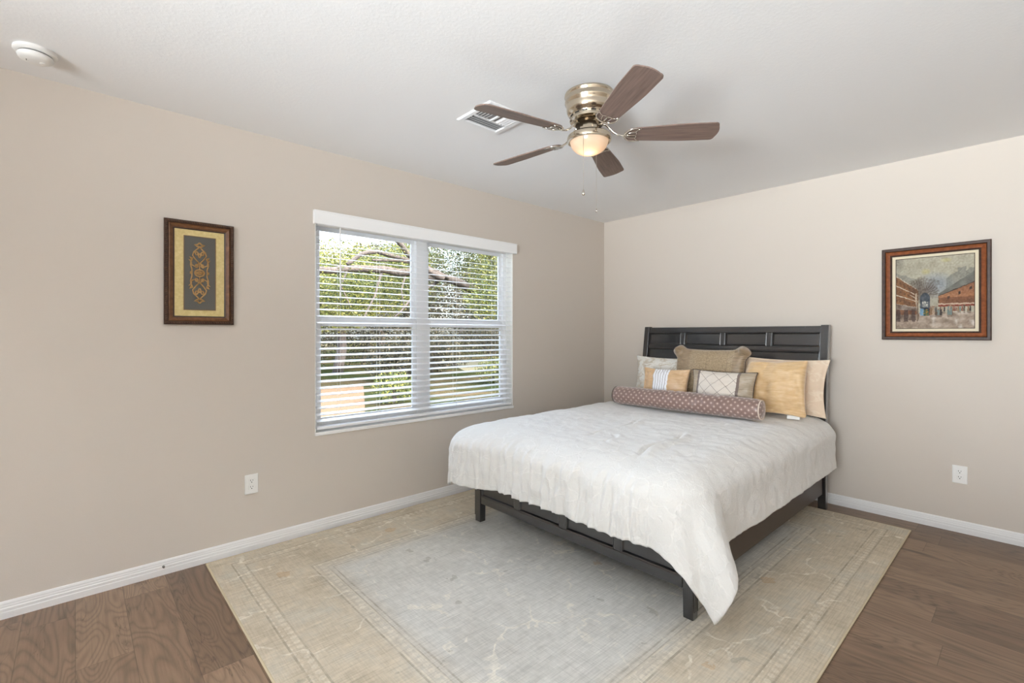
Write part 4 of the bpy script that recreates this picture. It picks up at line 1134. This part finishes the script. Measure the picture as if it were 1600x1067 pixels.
# ------------------------------------------------------------------ street painting (headboard wall)
by0, by1, bz0, bz1 = -3.103, -2.530, 1.301, 1.962
pic = thing('framed_painting', (0, (by0+by1)/2, bz0), 'street scene painting in a stepped brown frame on the headboard wall', 'framed art')
PB = lambda y_, z_, h_: Vector((-h_, y_, z_))
M_pf1 = fw_mat('dark_walnut_frame', srgb(50, 34, 27), srgb(72, 50, 40), .45); M_pf2 = fw_mat('orange_mahogany_frame', srgb(112, 60, 32), srgb(142, 82, 48), .42)
bm = BM(); rect_ring(bm, [(0, 0), (0, .026), (.005, .031), (.019, .031), (.024, .022), (.024, 0)], by0, by1, bz0, bz1, PB); obj('outer_frame', bm, M_pf1, pic)
bm = BM(); rect_ring(bm, [(.024, 0), (.024, .022), (.030, .026), (.042, .020), (.048, .018), (.048, 0)], by0, by1, bz0, bz1, PB); obj('middle_frame', bm, M_pf2, pic)
bm = BM(); rect_ring(bm, [(.048, 0), (.048, .020), (.053, .022), (.060, .018), (.060, 0)], by0, by1, bz0, bz1, PB); obj('inner_frame', bm, M_pf1, pic)
bm = BM(); rect_ring(bm, [(.060, 0), (.060, .013), (.078, .009), (.078, 0)], by0, by1, bz0, bz1, PB); obj('cream_liner', bm, mat('cream_liner', srgb(214, 202, 176), .7), pic)
bm = BM(); rect_ring(bm, [(.078, 0), (.078, .0095), (.082, .0085), (.082, 0)], by0, by1, bz0, bz1, PB); obj('sight_edge', bm, M_pf1, pic)
def paint(u, v, rng):
    """colour (sRGB 0-255) of the street painting at u right, v down"""
    def mixc(a_, b_, t_): return tuple(a_[i]*(1-t_)+b_[i]*t_ for i in range(3))
    u += .007*noise.noise((u*28, v*34, 31)); v += .008*noise.noise((u*26, v*30, 37))
    n1 = noise.noise((u*3, v*4, 1)); n2 = noise.noise((u*11, v*13, 2)); n3 = noise.noise((u*40, v*45, 3))
    c = mixc((172, 166, 148), (188, 182, 162), .5+n1)
    c = mixc(c, (146, 152, 158), max(0, 1-((u-.52)/.28)**2-((v-.40)/.20)**2)*.9)
    c = mixc(c, (200, 186, 120), max(0, .45-((u-.40)/.10)**2-((v-.20)/.07)**2)); c = mixc(c, (204, 192, 128), max(0, .45-((u-.66)/.12)**2-((v-.06)/.05)**2))
    c = mixc(c, (126, 122, 112), max(0, .5-((u-.02)/.14)**2-((v-.05)/.25)**2))
    # far grey buildings
    if u < .34 and v > .20+.32*u+.03*n2 and v < .6: c = mixc(c, (128, 128, 124), .55)
    if u > .66 and v > .30-.35*(u-.66)+.04*n2-.06*(.8 < u < .9) and v < .6: c = mixc(c, (124, 124, 118), .6)
    gv = .80
    # left building
    top = .235+.72*u
    if u < .30 and v > top and v < .80:
        f = (v-top)/(.80-top)
        c = mixc((152, 112, 80), (116, 84, 62), .5+n2)
        c = mixc(c, (88, 66, 52), .4*(abs((f*4.2) % 1-.55) < .16 and abs(((max(u, 0)**.8)*14) % 1-.5) < .25))
        if (f*4.2) % 1 < .10+.03*n3: c = (204, 190, 170)
        if f > .72: c = mixc((112, 96, 86), (176, 164, 152), .5+.9*n2)
        if f > .86: c = mixc((104, 72, 56), (150, 110, 84), .5+n2)
    # right building
    if u > .56:
        rt = .52-.66*(u-.56); rb = .545-.40*(u-.56)
        if v > rt and v < rb: c = mixc((134, 134, 126), (104, 102, 96), .5+n2+.3*n3)
        elif v >= rb and v < .70:
            c = mixc((172, 124, 92), (140, 98, 74), .5+n1+.4*n2)
            if v < rb+.012: c = (78, 66, 58)
            if abs(((u-.62)*7.5) % 1-.5) < .11 and abs(v-(rb+.085-.04*(u-.6))) < .02: c = (78, 64, 56)
            if v > .575+.02*n2: c = mixc(c, (98, 68, 54), .6+.4*n2)
            if v > .655 and v < .675: c = (196, 172, 150)
            if v > .675: c = (128, 66, 52)
    # wet street
    if v > gv-.02*(u > .3):
        c = mixc((160, 142, 126), (190, 174, 158), .5+n1*.8); c = mixc(c, (112, 96, 84), max(0, .5*noise.noise((u*10, v*16, 7))+.12)*1.3); c = mixc(c, (222, 214, 204), max(0, noise.noise((u*9, v*7, 9))-.25)*1.8)
        if u < .3 and v < .88: c = mixc(c, (92, 76, 66), max(0, .5+n2))
    # bare trees
    d = math.hypot((u-.37)/.21, (v-.45)/.18)+.25*n2+.25*n3
    if d < 1.0:
        a_ = math.atan2(v-.56, u-.34); st = abs(math.sin(a_*21+1.2*n2+.5*n3))
        c = mixc(c, (84, 66, 54), max(0, 1-d)**.5*(.75 if st > .62 else .42))
    if v > .50 and v < .90 and abs(u-.285+.010*math.sin(v*14)) < .011+.014*max(0, v-.72): c = mixc((196, 178, 156), (104, 86, 72), smoothstep(.27, .30, u))
    if v > .52 and v < .58 and abs(u-(.285-(.58-v)*1.6)) < .008: c = (188, 170, 150)
    # kiosk
    if .325 < u < .455 and v < .82 and v > .50+1.6*((u-.39))**2*7:
        c = mixc((70, 76, 84), (98, 102, 106), .5+n2)
        if .355 < u < .43 and .62 < v < .70: c = mixc(c, (206, 200, 186), .5+.9*n3)
        if v > .72 and u < .37: c = (122, 154, 176)
        if v > .73 and u > .37: c = mixc((70, 100, 92), (150, 120, 66), .5+1.4*n3)
    # crowd dabs
    for row, (vb, hh, cw) in enumerate(((.765, .075, .024), (.815, .10, .031))):
        if .44 < u < (.97 if row == 0 else .74):
            k = math.floor(u/cw+row*.37); h1 = (math.sin(k*127.1+row*31.7)*43758.5) % 1; h2 = (math.sin(k*269.5+row*11.3)*24634.6) % 1
            pal = ((84, 62, 54), (128, 76, 64), (116, 132, 130), (176, 152, 130), (60, 54, 52), (140, 110, 84), (96, 80, 70))
            tp = vb-hh*(.7+.5*h2); cu = (k-row*.37+.5)*cw
            if tp < v < vb and h1 > .12 and abs(u-cu) < cw*(.30+.25*(v-tp)/hh)+.004*n3: c = mixc(c, pal[int(h1*6.99)], .9)
            if (u-cu)**2+((v-tp)*1.1)**2 < (cw*.26)**2 and h1 > .12: c = (150, 118, 98)
            if vb < v < vb+.03 and h1 > .3: c = mixc(c, (98, 82, 72), .45)
    if u < .26 and v > .73 and v < .90:
        e = abs(((u+.02)*9.5) % 1-.5)
        if e < .30-.5*abs(v-.81): c = mixc(c, (82, 68, 64), .75)
    if v > .82 and v < .98: c = mixc(c, (224, 216, 206), .6*max(0, 1-abs(u-.5)/.03, 1-abs(u-.78)/.035)*(1-abs(v-.90)/.08))
    return tuple(max(0, min(255, q*.93-4+16*n3+10*n2)) for q in c)
bm = BM(); cl = bm.loops.layers.float_color.new('paint')
cy0, cy1, cz0, cz1 = by0+.080, by1-.080, bz0+.080, bz1-.080; GX, GY = 230, 260
g = [[bm.verts.new(PB(cy1+(cy0-cy1)*i/GX, cz1+(cz0-cz1)*j/GY, .0075)) for j in range(GY+1)] for i in range(GX+1)]
cc = {}
for i in range(GX+1):
    for j in range(GY+1): cc[g[i][j]] = srgb(*paint(i/GX, j/GY, random))
for i in range(GX):
    for j in range(GY):
        f = bm.faces.new((g[i][j], g[i][j+1], g[i+1][j+1], g[i+1][j]))
        for l in f.loops: l[cl] = cc[l.vert]
mp_ = mat('oil_paint', rough=.75, spec=.2); n = N(mp_); at = n.new('ShaderNodeVertexColor', layer_name='paint'); n.base(at.outputs[0])
v = n.coord('Object', (1, 60, 60)); no = n.noise(v, 1.2, 4, .6); n.bump(no.outputs[0], .2, .002)
KEEP[0] = True
cv = obj('canvas', bm, mp_, pic); md = cv.modifiers.new('thick', 'SOLIDIFY'); md.thickness = .004; md.offset = -1 if True else 1
